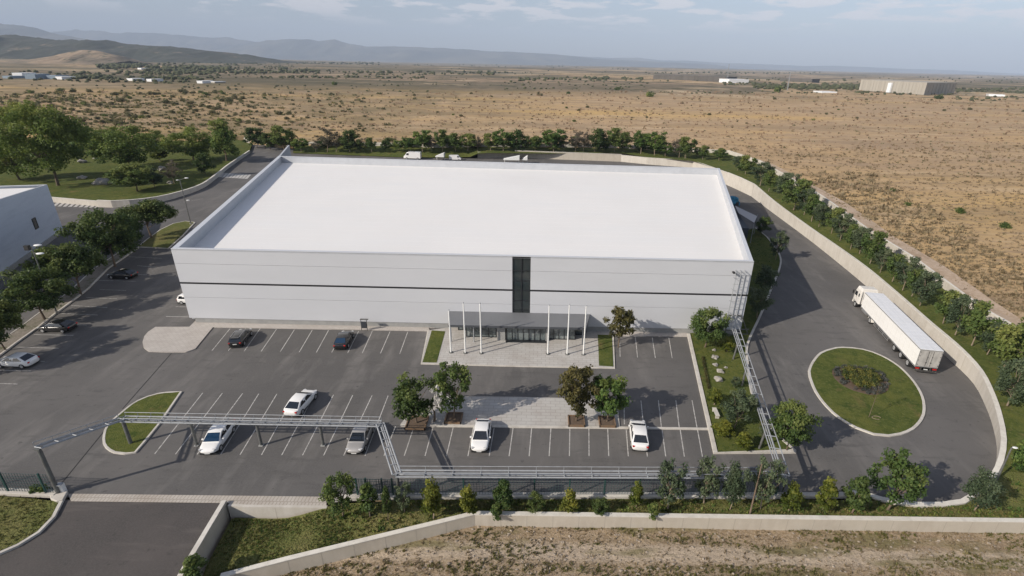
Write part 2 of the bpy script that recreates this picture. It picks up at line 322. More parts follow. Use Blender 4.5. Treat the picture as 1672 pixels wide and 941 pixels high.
# polygon of everything built on the site
FT = [Vector((p.x, p.y)) for p in FRONT_TOP]
SITE = [(-400, 29.5), (-60, 29.5)] + [(G(318, 930)[0], 29.5)] + [(p.x, p.y) for p in FT] + [(p.x, p.y) for p in OUT[::-1]] + [(-118, 300), (-170, 268), (-400, 268)]
def zout(x, y):
    a = np.clip((y-45)/105, 0, 1); zr = 1.5+2.3*a**.7
    f = np.clip((y-37.5)/6, 0, 1); near = -1.15-np.clip((-6-x)/20, 0, 1.2)*1.3
    zl = np.clip((y-180)/120, 0, 1)*2+.6
    s = np.clip((x+110)/160, 0, 1); z = zl*(1-s)+zr*s
    z = np.where(y < 60, np.where(x > 50, near*(1-f)+z*f, near), z)
    return z
def axis(c0, c1, step, far0, far1, g=1.09):
    a = list(np.arange(c0, c1+.01, step)); s = step
    while a[-1] < far1: s *= g; a.append(a[-1]+s)
    s = step
    while a[0] > far0: s *= g; a.insert(0, a[0]-s)
    return np.array(a)
xs = axis(-130, 150, 1.6, -32000, 32000); ys = axis(22, 60, .8, -60, 61, 1.2); ys = np.concatenate([ys[:-1], axis(61.5, 330, 2.2, 61, 32000)])
X, Y = np.meshgrid(xs, ys)
Z = zout(X, Y)
d = np.hypot(X, Y-40)
amp = np.clip((d-120)/500, 0, 1)
Z += amp*(fnoise(X, Y, 1/160, 3)*1.6+fnoise(X, Y, 1/700, 5)*5*np.clip((d-400)/1500, 0, 1)+fnoise(X, Y, 1/2600, 9)*22*np.clip((d-1500)/4000, 0, 1)*np.clip(1-(d-12000)/10000, 0, 1))
Z += np.where(d < 700, fnoise(X, Y, 1/9, 1)*.28*np.clip(d/120, .4, 1)+fnoise(X, Y, 1/2.3, 2)*.09, 0)
Z += (1.5*fnoise(X, Y, 1/20, 7)*np.clip((40-X)/120, .25, 1)+.7*fnoise(X, Y, 1/55, 8))*np.clip((Y-240)/80, 0, 1)*np.clip((1500-d)/600, 0, 1)
ins = inpoly(X, Y, SITE); dp = distpoly(X, Y, SITE)
Z = np.where(ins & (dp > 1.2), -2.6, Z)
X_, Y_, Z_ = X.ravel(), Y.ravel(), Z.ravel(); nx, ny = len(xs), len(ys)
i, j = np.meshgrid(np.arange(nx-1), np.arange(ny-1)); a = (j*nx+i).ravel()
faces = np.stack([a, a+1, a+nx+1, a+nx], 1)
def np_mesh(name, V, Fq, m, parent=None, smooth=False, tint=None):
    me = bpy.data.meshes.new(name); k = Fq.shape[1]
    me.vertices.add(len(V)); me.vertices.foreach_set('co', np.asarray(V, np.float32).ravel())
    me.loops.add(Fq.size); me.loops.foreach_set('vertex_index', Fq.ravel().astype(np.int32))
    me.polygons.add(len(Fq)); me.polygons.foreach_set('loop_start', np.arange(0, Fq.size, k, dtype=np.int32)); me.polygons.foreach_set('loop_total', np.full(len(Fq), k, np.int32))
    if smooth: me.polygons.foreach_set('use_smooth', np.ones(len(Fq), bool))
    if tint is not None:
        at = me.attributes.new('tint', 'FLOAT', 'FACE'); at.data.foreach_set('value', tint.astype(np.float32))
    me.update(calc_edges=True); me.validate(); me.materials.append(m)
    return link(bpy.data.objects.new(name, me), parent)
def terrain_z(x, y): # nearest grid height, for standing things on the field
    ii = int(np.argmin(abs(xs-x))); jj = int(np.argmin(abs(ys-y))); return float(Z[jj, ii])

def ground_material():
    m = bpy.data.materials.new('dry field'); m.use_nodes = True; t = m.node_tree; b = t.nodes['Principled BSDF']; b.inputs['Roughness'].default_value = .95; b.inputs['Specular IOR Level'].default_value = .1
    g = t.nodes.new('ShaderNodeNewGeometry'); ln = t.links.new
    sp = t.nodes.new('ShaderNodeSeparateXYZ'); ln(g.outputs['Position'], sp.inputs[0])
    def nz(scale, st=(1, 1, 1), det=8, ro=.6, off=0):
        mp = t.nodes.new('ShaderNodeMapping'); mp.inputs['Scale'].default_value = st; mp.inputs['Location'].default_value = (off, off*.7, 0); ln(g.outputs['Position'], mp.inputs[0])
        n = t.nodes.new('ShaderNodeTexNoise'); n.inputs['Scale'].default_value = scale; n.inputs['Detail'].default_value = det; n.inputs['Roughness'].default_value = ro; ln(mp.outputs[0], n.inputs[0]); return n.outputs[0]
    def rng(s, lo, hi, a=0, c=1):
        r = t.nodes.new('ShaderNodeMapRange'); r.inputs[1].default_value = lo; r.inputs[2].default_value = hi; r.inputs[3].default_value = a; r.inputs[4].default_value = c; ln(s, r.inputs[0]); return r.outputs[0]
    def mul(a, b_):
        k = t.nodes.new('ShaderNodeMath'); k.operation = 'MULTIPLY'; ln(a, k.inputs[0])
        if isinstance(b_, float): k.inputs[1].default_value = b_
        else: ln(b_, k.inputs[1])
        return k.outputs[0]
    def mix(f, a, c):
        k = t.nodes.new('ShaderNodeMix'); k.data_type = 'RGBA'; ln(f, k.inputs[0])
        for s, v in ((6, a), (7, c)):
            if isinstance(v, tuple): k.inputs[s].default_value = (*v, 1)
            else: ln(v, k.inputs[s])
        return k.outputs[2]
    col = mix(rng(nz(.012), .38, .62), (.415, .295, .18), (.47, .32, .17))
    col = mix(rng(nz(.05, (.25, 1, 1), off=4), .45, .7), col, (.35, .25, .165))
    col = mix(mul(rng(nz(.006, (.25, 1, 1), off=40), .48, .6), .75), col, (.56, .37, .14))
    col = mix(mul(rng(nz(.0045, (.3, 1, 1), off=140), .5, .62), .6), col, (.33, .24, .155))
    col = mix(mul(rng(nz(.5, (.35, 1, 1), off=7), .5, .66), .75), col, (.25, .185, .125))
    col = mix(mul(rng(nz(1.7, (.5, 1, 1), off=12), .56, .7), .5), col, (.15, .12, .08))
    col = mix(mul(rng(nz(3.5, off=31), .5, .7), .5), col, (.53, .40, .25))
    col = mix(mul(rng(nz(.03, (.12, 1, 1), 10, .7, 91), .52, .6), .55), col, (.27, .2, .125))
    col = mix(mul(rng(nz(.08, (.2, 1, 1), 9, .7, 95), .54, .62), .5), col, (.56, .42, .27))
    # greener scrub to the left and greyer ground in the near verge
    left = mul(rng(sp.outputs[0], 20, -160), rng(nz(.02, off=55), .35, .6))
    col = mix(mul(left, .75), col, (.17, .14, .075))
    near = rng(sp.outputs[1], 60, 40)
    gcol = mix(rng(nz(.9, (.5, 1, 1), off=3), .42, .62), (.345, .26, .165), (.25, .185, .115))
    pale = mul(rng(sp.outputs[1], 35.6, 35.0), rng(sp.outputs[1], 33.1, 33.8)); gcol = mix(mul(pale, .8), gcol, (.50, .41, .31))
    gcol = mix(mul(rng(nz(5, det=10, ro=.75, off=9), .46, .64), .8), gcol, (.46, .38, .30))
    gcol = mix(mul(rng(nz(9, off=19), .52, .68), .7), gcol, (.10, .078, .055))
    gcol = mix(mul(rng(nz(.28, (.35, 1.6, 1), off=23), .5, .6), .8), gcol, (.17, .15, .07))
    col = mix(near, col, gcol)
    # pale earth track beside the outer wall is its own sheet; far country: fields and woods
    far = rng(sp.outputs[1], 620, 900)
    vor = t.nodes.new('ShaderNodeTexVoronoi'); vor.inputs['Scale'].default_value = 1; mp = t.nodes.new('ShaderNodeMapping'); mp.inputs['Scale'].default_value = (1/900, 1/420, 0); mp.inputs['Rotation'].default_value = (0, 0, .2)
    ln(g.outputs['Position'], mp.inputs[0]); ln(mp.outputs[0], vor.inputs[0])
    cr = t.nodes.new('ShaderNodeValToRGB'); e = cr.color_ramp.elements; cr.color_ramp.interpolation = 'CONSTANT'; e[0].color = (.30, .22, .15, 1); e[1].position = .25; e[1].color = (.42, .30, .18, 1)
    for p, c in ((.45, (.22, .18, .125)), (.62, (.46, .35, .22)), (.8, (.18, .145, .10))): q = e.new(p); q.color = (*c, 1)
    sv = t.nodes.new('ShaderNodeSeparateColor'); ln(vor.outputs['Color'], sv.inputs[0]); ln(sv.outputs[0], cr.inputs[0])
    fc = mix(rng(nz(.004, off=70), .52, .6), cr.outputs[0], (.15, .125, .085))
    fc = mix(mul(rng(nz(.009, off=80), .53, .6), .9), fc, (.07, .072, .042))
    fc = mix(mul(rng(nz(.0035, off=180), .55, .62), .9), fc, (.50, .39, .26))
    fc = mix(mul(rng(nz(.0016, (.45, 1, 1), 9, .6, 222), .5, .56), .8), fc, (.085, .08, .05))
    fc = mix(mul(rng(nz(.05, off=85), .55, .64), .8), fc, (.06, .065, .038))
    fc = mix(mul(mul(rng(sp.outputs[0], 500, -900), rng(nz(.0022, (.4, 1, 1), off=8), .42, .56)), .6), fc, (.135, .12, .08))
    col = mix(mul(far, .95), col, fc)
    ln(col, b.inputs['Base Color'])
    bp = t.nodes.new('ShaderNodeBump'); bp.inputs['Strength'].default_value = .9; bp.inputs['Distance'].default_value = .45; ln(nz(1.3, (.6, 1, 1), 9, .7, 5), bp.inputs['Height']); ln(bp.outputs[0], b.inputs['Normal'])
    return m
M['ground'] = ground_material()
struct(np_mesh('terrain', np.stack([X_, Y_, Z_], 1), faces, M['ground'], smooth=True), 'dry tan plain around the fenced site')

# hills and mountains: real ridges at their own distance
def ridge(name, prof, dist, depth, m, rough, seed, label):
    prof = sorted(prof); px = np.array([p[0] for p in prof], float); py = np.array([p[1] for p in prof], float)
    n = 260; U = np.linspace(px[0], px[-1], n); H = np.interp(U, px, py)
    rows = []; K = 22
    for k in range(K+1):
        s = k/K*2-1                     # -1 front foot .. 0 crest .. 1 rear foot
        for u, h in zip(U, H):
            r = ray(u, h); t = dist/r[1]; x, z = r[0]*t, HC+r[2]*t
            y = dist+s*depth; xx = x*(1+s*depth/dist*.2)
            nn = mnoise.fractal(Vector((xx/depth*2.6, s*2.2+seed, seed)), .8, 2.1, 6)
            pr = (1-abs(s))**1.15
            zz = max(z, -30)*pr*(1+rough*nn*abs(s)*2.2) + rough*.07*z*mnoise.fractal(Vector((u*.045, s*6, seed)), .7, 2.2, 5)
            rows.append((xx, y, zz-8*(abs(s) > .97)))
    V = np.array(rows); i, j = np.meshgrid(np.arange(n-1), np.arange(K)); a = (j*n+i).ravel()
    return struct(np_mesh(name, V, np.stack([a, a+1, a+n+1, a+n], 1), m, smooth=True), label)
M['hill'] = mat('scrub hill', (.06, .058, .042), 1, noise=[(.004, (.24, .18, .12), .56, .64), (.012, (.035, .04, .026), .40, .54), (.05, (.035, .04, .022), .46, .6)])
M['mound'] = mat('tan mound', (.30, .22, .145), 1, noise=[(.006, (.16, .13, .085), .42, .58), (.03, (.09, .085, .05), .56, .64)])
M['mountain'] = mat('mountain', (.075, .08, .07), 1, noise=[(.0006, (.16, .145, .11), .45, .65)])
ridge('hills', [(-400,52),(-200,54),(0,57),(30,57.5),(60,62),(90,65.5),(115,65),(150,67),(175,65.5),(200,71),(240,74.5),(260,75),(300,78),(345,84),(372,86.5),(400,89),(430,94),(470,102),(500,110)], 3900, 900, M['hill'], .9, 3, 'dark scrub covered hills on the left skyline')
ridge('mountains', [(-500,34),(-200,36),(0,38.5),(36,42),(65,48),(86,54.5),(118,60),(150,66),(200,74),(260,82),(320,90)], 13000, 2600, M['mountain'], .5, 7, 'nearest blue mountain ridge far left')
ridge('mountains', [(40,60),(86,52),(118,49.5),(161,50),(187,54.5),(215,53.5),(250,54),(269,55),(312,59),(344,62),(370,61),(413,68),(450,75),(520,84)], 21000, 3200, M['mountain'], .5, 11, 'long blue ridge left of the middle peak')
ridge('mountains', [(330,84),(385,76),(413,70),(440,66),(463,64.5),(502,64.5),(520,67),(545,65),(574,72),(600,76),(650,76),(700,78),(760,80.5),(800,84),(870,86.5),(920,90),(980,97),(1040,99),(1100,102),(1170,106)], 19000, 3000, M['mountain'], .5, 17, 'blue mountain range behind the middle of the plain')
ridge('mountains', [(820,92),(900,89),(940,92),(1000,95),(1040,94),(1080,99),(1120,99),(1181,103),(1261,105.5),(1310,108),(1362,107.5),(1422,110),(1462,112),(1562,115),(1650,120),(1800,123)], 25000, 3000, M['mountain'], .5, 23, 'faint low mountains on the right horizon')
ridge('hills', [(50,99),(75,94),(100,88.5),(120,84),(137,81.5),(158,83),(175,87),(195,92),(212,100)], 2300, 260, M['mound'], .5, 31, 'tan mound in front of the dark hills on the left')
# air: pale haze, sky outside it
mb = MB(); mb.bx(-34000, 34000, -1500, 34500, -60, 1750)
hz = mb.build('haze', [bpy.data.materials.new('haze air')]); tag(hz, 'pale blue haze over the plain', None, None, 'stuff')
hm = hz.data.materials[0]; hm.use_nodes = True; t = hm.node_tree; t.nodes.clear(); vo = t.nodes.new('ShaderNodeVolumePrincipled'); o_ = t.nodes.new('ShaderNodeOutputMaterial'); t.links.new(vo.outputs[0], o_.inputs['Volume'])
vo.inputs['Color'].default_value = (.66, .79, 1, 1); vo.inputs['Density'].default_value = HAZE = 5.6e-5; vo.inputs['Anisotropy'].default_value = -.1

# ------------------------------------------------------------------ site surfaces
asph = [(-130, 38.9)] + [tuple(G(x, y)[:2]) for x, y in ((-60,812),(533,812),(1300,812),(1412,816),(1440,824),(1500,833),(1540,833),(1575,828),(1604,813),(1624,791),(1635,765),(1638,735),(1631,700),(1619,667),(1598,628),(1562,592),(1512,549),(1462,504),(1411,460),(1362,420),(1321,388),(1268,349),(1244,331),(1231,321),(1207,310),(1187,301),(1133,273),(1016,264),(1000,250),(780,244),(650,245),(478,244),(440,240))] + [(-126, 285), (-140, 268), (-260, 160), (-260, 39)]
sheet('asphalt_yard', asph, 0, M['asphalt'], 'grey asphalt yard and car park round the warehouse')
dr = PX([(104,816),(250,819.5),(372,820.5),(345,866),(317,914),(306,941),(300,990),(-420,1010),(-420,960),(-140,950),(-60,930),(0,906),(45,882),(78,853),(98,829)])
sheet('driveway', dr, -.012, M['asphalt_ramp'], 'dark asphalt entrance drive in the lower left corner')
mb = MB(); mb.prism([Vector((-120, 8)), Vector((G(288, 990).x, 8)), G(288,990), G(307,914), G(364,822), G(100,822), Vector((-120, 38.5))], -2.8, -.03); struct(mb.build('driveway_base', M['asphalt_ramp']), 'ground under the entrance drive')

def kerb(name, P, label, closed=False, w=.22, h=.13, side=0, m='kerb'):
    mb = MB(); ribbon(mb, P, w, -.05, h, closed, side); return struct(mb.build(name, M[m], bevel=.02), label)
# paved areas
pav = PX([(324.7,519.5),(309.5,534.7),(254,535),(242,543),(236,550),(233,560),(235,569),(243,575),(270,576),(304,576),(319,570.7),(348,535.2),(702,541.5),(700,536),(720,536)])
sheet('pavement', pav + [Vector((-13.0, 75.6, 0)), Vector((-56, 75.9, 0))], .12, M['paver'], 'pale paved nose and footpath along the left front of the warehouse', edge=.3)
sheet('plaza', PX([(699,541),(688,594.5),(850,598.5),(1003.5,601.5),(1000,548)]) + [Vector((12.5, 75.6, 0)), Vector((-14.3, 75.6, 0))], .124, M['paver_big'], 'paved entrance plaza in front of the glass doors', edge=.3)
sheet('pavement', PX([(1000,543),(1002,549.5),(1122,550.5),(1124,546)]) + [Vector((24.5, 75.6, 0)), Vector((12.5, 75.6, 0))], .118, M['paver'], 'pale footpath along the right front of the warehouse', edge=.3)
sheet('pavement', PX([(654,694),(672,672),(700,656),(732,648),(850,649.5),(908,651),(1008,653.5),(1012,698),(850,696.5)]), .12, M['paver_big'], 'paved island with trees between the parking rows', edge=.3)
sheet('pavement', PX([(111,806.5),(533,811.5),(533,826.5),(400,825),(372,821.5),(116,818.5)]), .02, M['paver_drain'], 'ribbed paved strip across the entrance gate', edge=.04)
kerb('kerb', PX([(654,695.5),(850,697.8),(1012,699.3),(1166,701.5)]), 'white kerb line along the lower edge of the tree island', w=.35)
kerb('kerb', PX([(699,541),(688,594.8),(850,599),(1003.5,602),(1001,548)]), 'pale kerb round the entrance plaza')
# lawns
def lawn(name, pts, z, label, m='grass', kl=None, closed=True, kw=.25, P=None):
    P = P or PX(pts); sheet(name, P, z, M[m], label, edge=.25)
    if kl: kerb('kerb', P, kl, closed, kw, z+.02)
lawn('lawn', [(705,541),(727,542.5),(713,593.5),(690,593)], .16, 'small grass bed on the left of the entrance plaza')
lawn('lawn', [(976,548),(999,548.5),(1001.5,600),(978,598.5)], .16, 'small grass bed on the right of the entrance plaza')
isl = [(296,641),(259,644),(225,656),(198,676),(176,697),(170,718),(174,731),(188,740),(205,742),(221,740),(239,719),(261,692)]
Pi = PX(isl); Pi = [Pi[0]]+smooth_line(Pi[0:9], .8)[1:]+Pi[9:]
lawn('lawn', None, .14, 'half moon grass island left of the parking rows', kl='pale kerb of the half moon grass island', P=Pi)
rb = [(1321,607),(1327,592.5),(1340,577.7),(1358,571),(1376,568.5),(1408.7,571.7),(1438.5,582),(1468,600),(1492,625),(1505.4,649),(1508.4,670),(1504,685.5),(1490,701),(1470,709.5),(1451.5,712.5),(1426,710),(1399,700),(1371,684),(1349,664),(1331.4,640),(1322,616)]
Pr = smooth_line(PX(rb), 1, True)
lawn('lawn', None, .14, 'oval lawn of the roundabout island', kl='white kerb ring round the oval island', P=Pr, kw=.33)
gi = [(1126,549),(1216,551)]; side = [(1233,373),(1252,388),(1266,407),(1274,421),(1273,438),(1259,473),(1243,512),(1224,553),(1219,572),(1221,600),(1227,642),(1243,677),(1262,705),(1298,738)]
Ps = smooth_line(PX(side), 1.5)
Pg = [Vector((25.0, 75.6, 0)), Vector((33.2, 75.6, 0)), Vector((42.6, 112, 0)), Vector((46.5, 128, 0))]+Ps+PX([(1168,741),(1124,549)])
lawn('lawn', None, .14, 'planted garden bed between the car park and the truck yard', P=Pg)
kerb('kerb', Ps, 'curved white kerb beside the right wall of the warehouse', w=.35, h=.2)
kerb('kerb', PX([(1298,738.5),(1168,741.5),(1124,547)]), 'white kerb on the lower left of the garden bed', w=.5, h=.26)
# left tree strip and its wedge of grass
strip = [(226.6,405),(207,418.7),(177,439),(144,472.6),(119,492),(91,512.6),(63.6,534.7),(25,562),(8,575),(-50,618),(-120,675)]
Pl = PX(strip); Plo = offset_line(Pl, 2.6) ; Plo = Plo if Plo[0].x < Pl[0].x else offset_line(Pl, -2.6)
sheet('tree_strip', Pl+Plo[::-1], .14, M['strip'], 'narrow strip of stony soil under the left row of trees', edge=.3)
kerb('kerb', Pl, 'rough pale kerb along the left parking bays', w=.3, h=.2); kerb('kerb', Plo, 'kerb between the tree strip and the side lane', w=.2, h=.18)
lawn('lawn', [(226,404),(275,406.5),(298,386),(318,364),(303,362),(283,366),(262,376),(240,392)], .15, 'wedge of rough grass at the head of the left parking bays', 'verge', 'pale kerb of the wedge of grass')
# park on the upper left
park = PX([(-260,305),(80,328),(163,334),(205,336),(217,334),(258,328),(298,318),(331.6,305),(357,287),(375,272),(408,249),(412,238),(395,232),(300,218),(150,200),(-60,190),(-300,185)])
sheet('park_lawn', park, .7, M['grass'], 'shaded park lawn with scattered trees on the upper left', edge=1.5)
yl = PX([(-100,208),(60,211),(130,217),(90,228),(-20,228),(-160,224)], .74); sheet('dry_grass_patch', yl, .74, mat('yellow grass', (.25, .2, .05), .95, noise=[(.1, (.16, .14, .04), .4, .7)]), 'yellowed grass patch behind the park trees')
def wall(name, P, tops, w, m, label, base=-.1, cap=True, side=0, cat='wall'):
    """wall along P; tops = absolute top heights"""
    t = thing(name, label, cat, (P[0].x, P[0].y, 0)); o = Vector((P[0].x, P[0].y, 0)); Q = [p-o for p in P]
    mb = MB(); ribbon(mb, Q, w, base if isinstance(base, list) else [base]*len(Q), tops, side=side)
    for i in range(2, len(Q)-1, max(1, int(5/max(.1, (Q[1]-Q[0]).length)))):
        d_ = (Q[i+1]-Q[i]).normalized(); c_ = Q[i]+Vector((-d_.y, d_.x, 0))*(w/2*side); b0_ = base[i] if isinstance(base, list) else base; mb.box((c_.x, c_.y, (b0_+tops[i])/2-.02), (.045, w+.012, tops[i]-b0_-.06), math.atan2(d_.y, d_.x), 1)
    mb.build('wall_face', [M[m], M['stain']], t)
    if cap:
        mc = MB(); ribbon(mc, offset_line(Q, -.03*0), w+.08, [z+.003 for z in tops], [z+.09 for z in tops], side=side); mc.build('coping', M['coping'], t)
    return t
def densify(pts, step, cr=True):
    """(px,py,h) ground points -> line with heights"""
    P = [G(p[0], p[1]) for p in pts]; H = [p[2] for p in pts]; V = [Vector((p.x, p.y, h)) for p, h in zip(P, H)]
    S = smooth_line(V, step, cr=cr); return [Vector((s.x, s.y, 0)) for s in S], [s.z for s in S]
P, H = densify([(40,323,1.4),(85,330,1.4),(165,337,1.4)], 4, False); wall('garden_wall', P, H, .5, 'concrete_light', 'straight pale low wall below the park lawn, nearest the grey block')
P, H = densify([(162,338,1.9),(185,339,1.9),(214,337.5,1.9),(258,331,1.7),(298,320,1.5),(331.6,307,1.4),(357,288,1.3),(375,273,1.2),(408,250,1.1)], 3); wall('garden_wall', P, H, .5, 'concrete_light', 'curved pale low wall round the corner of the park lawn')
# retaining wall of the truck yard
PR, HR = densify(WALLR, 1.6); WR = wall('retaining_wall', PR, HR, .45, 'concrete_light', 'long curved pale retaining wall round the truck yard', side=-1)
P, H = densify(WALLB, 3, False); wall('retaining_wall', P, H, .45, 'concrete_light', 'sunlit pale wall piece behind the right back corner of the warehouse', side=-1)
P, H = densify([(1014,264,2.9),(1058,268.5,2.9),(1131,274,3.1),(1186,301,4.3)], 5, False); wall('retaining_wall', P, H, .45, 'concrete_light', 'white angled ramp wall behind the warehouse roof', side=-1)
P, H = densify([(780,258,2.6),(840,258,2.6)], 5, False); wall('retaining_wall', P, H, .45, 'concrete', 'shorter grey wall on the left behind the warehouse roof', side=-1)
P, H = densify([(840.5,257.7,3.3),(1014,264,3.2)], 5, False); wall('retaining_wall', P, H, .45, 'concrete', 'long grey wall in the middle behind the warehouse roof', side=-1)
# raised tree belt between the inner and outer walls
def belt(name, A, B, m, label, n=5, rough=.12):
    vs = []; fs = []; k = len(A)
    for a, b in zip(A, B):
        for q in range(n+1):
            p = a.lerp(b, q/n); p = p.copy(); p.z += rough*mnoise.noise(p*.35) if 0 < q < n else 0; vs.append(tuple(p))
    for i in range(k-1):
        for q in range(n): a = i*(n+1)+q; fs.append((a, a+1, a+n+2, a+n+1))
    mb = MB(); mb.add(vs, fs); o = mb.build(name, m, smooth=True)
    bm = bmesh.new(); bm.from_mesh(o.data); bmesh.ops.recalc_face_normals(bm, faces=bm.faces)
    if sum(f.normal.z for f in bm.faces) < 0: bmesh.ops.reverse_faces(bm, faces=bm.faces)
    bm.to_mesh(o.data); bm.free(); return struct(o, label)
OG = [Vector((p.x, p.y, g+.12)) for p, g in zip(OUT, OUTG)]
def along(A, n):
    d = [0]
    for a, b in zip(A, A[1:]): d.append(d[-1]+(b-a).length)
    r = []
    for k in range(n):
        s = d[-1]*k/(n-1); i = max(i_ for i_ in range(len(d)) if d[i_] <= s+1e-6); i = min(i, len(A)-2)
        r.append(A[i].lerp(A[i+1], (s-d[i])/max(1e-6, d[i+1]-d[i])))
    return r
A1 = [G(x, y, z) for x, y, z in INNER]; B1 = [OG[1], OG[1].lerp(OG[2], .8), OG[2].lerp(OG[3], .27), OG[2].lerp(OG[3], .66), OG[3].lerp(OG[4], .1), OG[3].lerp(OG[4], .3), OG[3].lerp(OG[4], .7)]
belt('grass_belt', along(A1, 40), along(B1, 40), M['grass'], 'strip of grass under the row of trees behind the warehouse')
k0 = G(1186, 301); k0.z = 4.35
iR = [Vector((p.x, p.y, h-.12)) for p, h in zip(PR, HR)]
A2 = [A1[-1], k0, Vector((*G(1206,310)[:2], 4.3)), Vector((*G(1229,321)[:2], 4.1))]
belt('grass_belt', along(A2, 14), along([OG[3].lerp(OG[4], .7), OG[4], OG[5], OG[5].lerp(OG[6], .5)], 14), M['grass'], 'strip of grass behind the right back corner of the warehouse')
cut = next(i for i, p in enumerate(iR) if p.y < G(1633, 765).y)
belt('grass_belt', along(iR[:cut+1], 60), along([OG[5].lerp(OG[6], .5)]+OG[6:17], 60), M['grass'], 'raised strip of grass with trees beside the curved wall')
# front verge behind the front wall
FTOP = [p.copy() for p in FRONT_TOP]
vi = [Vector((p.x, p.y, .1)) for p in PX([(533,829),(560,824),(640,819),(760,817),(1100,816),(1290,817),(1380,818)])]+[Vector((p.x, p.y, max(.1, p.z))) for p in iR[cut:][::-1]]
vo_ = [Vector((*FRONT_TOP[2][:2], .02)).lerp(Vector((*FRONT_TOP[1][:2], -.9)), .62)]+[Vector((p.x, p.y, .05)) for p in along([FRONT_TOP[2], FRONT_TOP[3], FRONT_TOP[4], FRONT_TOP[5]], 12)][:-1]
corner = Vector((90, 37.9, .2))
belt('grass_verge', along(vi, 50), along(vo_+[corner.lerp(OG[16], 0)], 50), M['verge'], 'weedy grass verge between the fence and the front wall')
belt('grass_verge', along([iR[cut], iR[cut]*1.0+Vector((.2, 0, 0))], 8), along([OG[16], corner], 8), M['grass'], 'grass corner outside the lower end of the curved wall')
# lower left grass slope behind the front wall
q0 = [G(533,829,-.02), G(491,841,-.45), G(469,846,-.9), G(447,847,-1.2), G(400,846,-1.25), G(379,845.5,-1.3), G(341,917,-1.5), G(330,941,-1.6)]
q1 = [vo_[0], FRONT_TOP[1].lerp(FRONT_TOP[2], .25), FRONT_TOP[1].lerp(FRONT_TOP[2], .1), FRONT_TOP[1], FRONT_TOP[0].lerp(FRONT_TOP[1], .7), FRONT_TOP[0].lerp(FRONT_TOP[1], .4), FRONT_TOP[0].lerp(FRONT_TOP[1], .1), FRONT_TOP[0]]
q1 = [Vector((p.x, p.y, p.z-.15)) if i else p for i, p in enumerate(q1)]
belt('grass_slope', along(q0, 30), along(q1, 30), M['verge'], 'sunken grass slope between the drive and the angled front wall', 10, .1)
# front wall, drive wall, face below the paved strip
F2 = [Vector((p.x, p.y, p.z)) for p in smooth_line(FRONT_TOP, 2.5, cr=False)]
wall('front_wall', [Vector((p.x, p.y, 0)) for p in F2], [p.z for p in F2], .38, 'concrete', 'long beige concrete wall along the bottom of the photo', base=-3.4)
P, H = densify([(371,821.5,.28),(345,866,.3),(317,914,.3),(300,945,.3)], 2, False); wall('drive_wall', P, H, .35, 'concrete', 'short beige wall on the right side of the entrance drive', base=-3.0, side=-1)
P, H = densify([(373,824.5,.03),(400,826.5,.03),(450,827,.03),(534,828,.03)], 2, False); wall('retaining_wall', P, H, .3, 'concrete_light', 'pale wall face under the ribbed paved strip', base=-2.4, cap=False)
# outer boundary wall
S = [Vector((p.x, p.y, g)) for p, g in zip(OUT, OUTG)]; S = smooth_line(S[:6], 6, cr=False)[:-1]+smooth_line(S[5:16], 4, cr=False)
wall('boundary_wall', [Vector((p.x, p.y, 0)) for p in S], [p.z+1.6 for p in S], .3, 'concrete_light', 'white outer boundary wall behind the tree belts', base=[p.z-1 for p in S])
# track outside the boundary wall
tr = [(S_.x, S_.y) for S_ in S[25:]]
def track():
    Q = [p for p in S if p.y < 235 and p.x > 60]; A = offset_line(Q, 1.0); B = offset_line(Q, 6.0)
    if A[3].x < Q[3].x: A = offset_line(Q, -1.0); B = offset_line(Q, -6.0)
    f = lambda p: Vector((p.x, p.y, float(zout(np.array(p.x), np.array(p.y)))+.45))
    return belt('dirt_track', [f(p) for p in A], [f(p) for p in B], mat('bare earth', (.42, .32, .235), .95, noise=[(.3, (.33, .24, .16), .42, .62), (1.5, (.48, .38, .29), .5, .7)], bump=(2, .6, .15)), 'pale earth track outside the boundary wall', 4, .35)
track()
# left verge at the gate
gp = PX([(-420,811),(0,811),(96,820),(85,843),(62,868),(30,888),(0,901),(-60,925),(-140,944),(-420,955)])
lawn('grass_verge', None, .1, 'grass verge left of the entrance drive', 'verge', P=gp)
kerb('kerb', smooth_line(PX([(101,820),(88,846),(64,871),(30,892),(0,905),(-60,929),(-140,948)]), 1.5), 'pale curved kerb between the grass verge and the entrance drive', w=.3, h=.2)
mb = MB(); ribbon(mb, PX([(-420,802),(0,805),(94,809)]), .7, -.05, .35); tag(mb.build('plinth_wall', M['concrete_light'], bevel=.04), 'low concrete footing under the left green fence', 'wall')
mb = MB(); ribbon(mb, smooth_line(PX([(540,819),(560,815.5),(640,813.5),(760,812.5),(1100,812),(1280,812),(1380,811)]), 2), .55, -.05, .42); tag(mb.build('plinth_wall', M['kerb'], bevel=.08), 'low rounded concrete footing under the front green fence', 'wall')

# ------------------------------------------------------------------ painted markings
mk = MB()
def line(a, b, wd=.105, z=.006):
    a, b = G(*a), G(*b); d = (b-a).normalized(); n = Vector((-d.y, d.x, 0))*wd/2
    mk.add([(p.x, p.y, z) for p in (a-n, b-n, b+n, a+n)], [(0, 1, 2, 3)])
def seg(pts): 
    for a, b in pts: line(a, b)
c5 = lambda x, y: (300+x/3.362, 480+y/3.362)
seg([(c5(*a), c5(*b)) for a, b in [((155,312),(255,190)),((245,312),(340,190)),((332,315),(420,190)),((425,316),(510,193)),((530,318),(608,196)),((634,320),(706,198)),((728,322),(795,200)),((812,322),(880,203)),((900,325),(960,205)),((980,326),(1035,205)),((1080,327),(1133,206)),((1186,329),(1230,208))]])
seg([((1041,584),(1037.5,551)),((1070,584.6),(1065,551.5)),((1097.5,585),(1092,551.5)),((1012.5,583),(1012,560))])
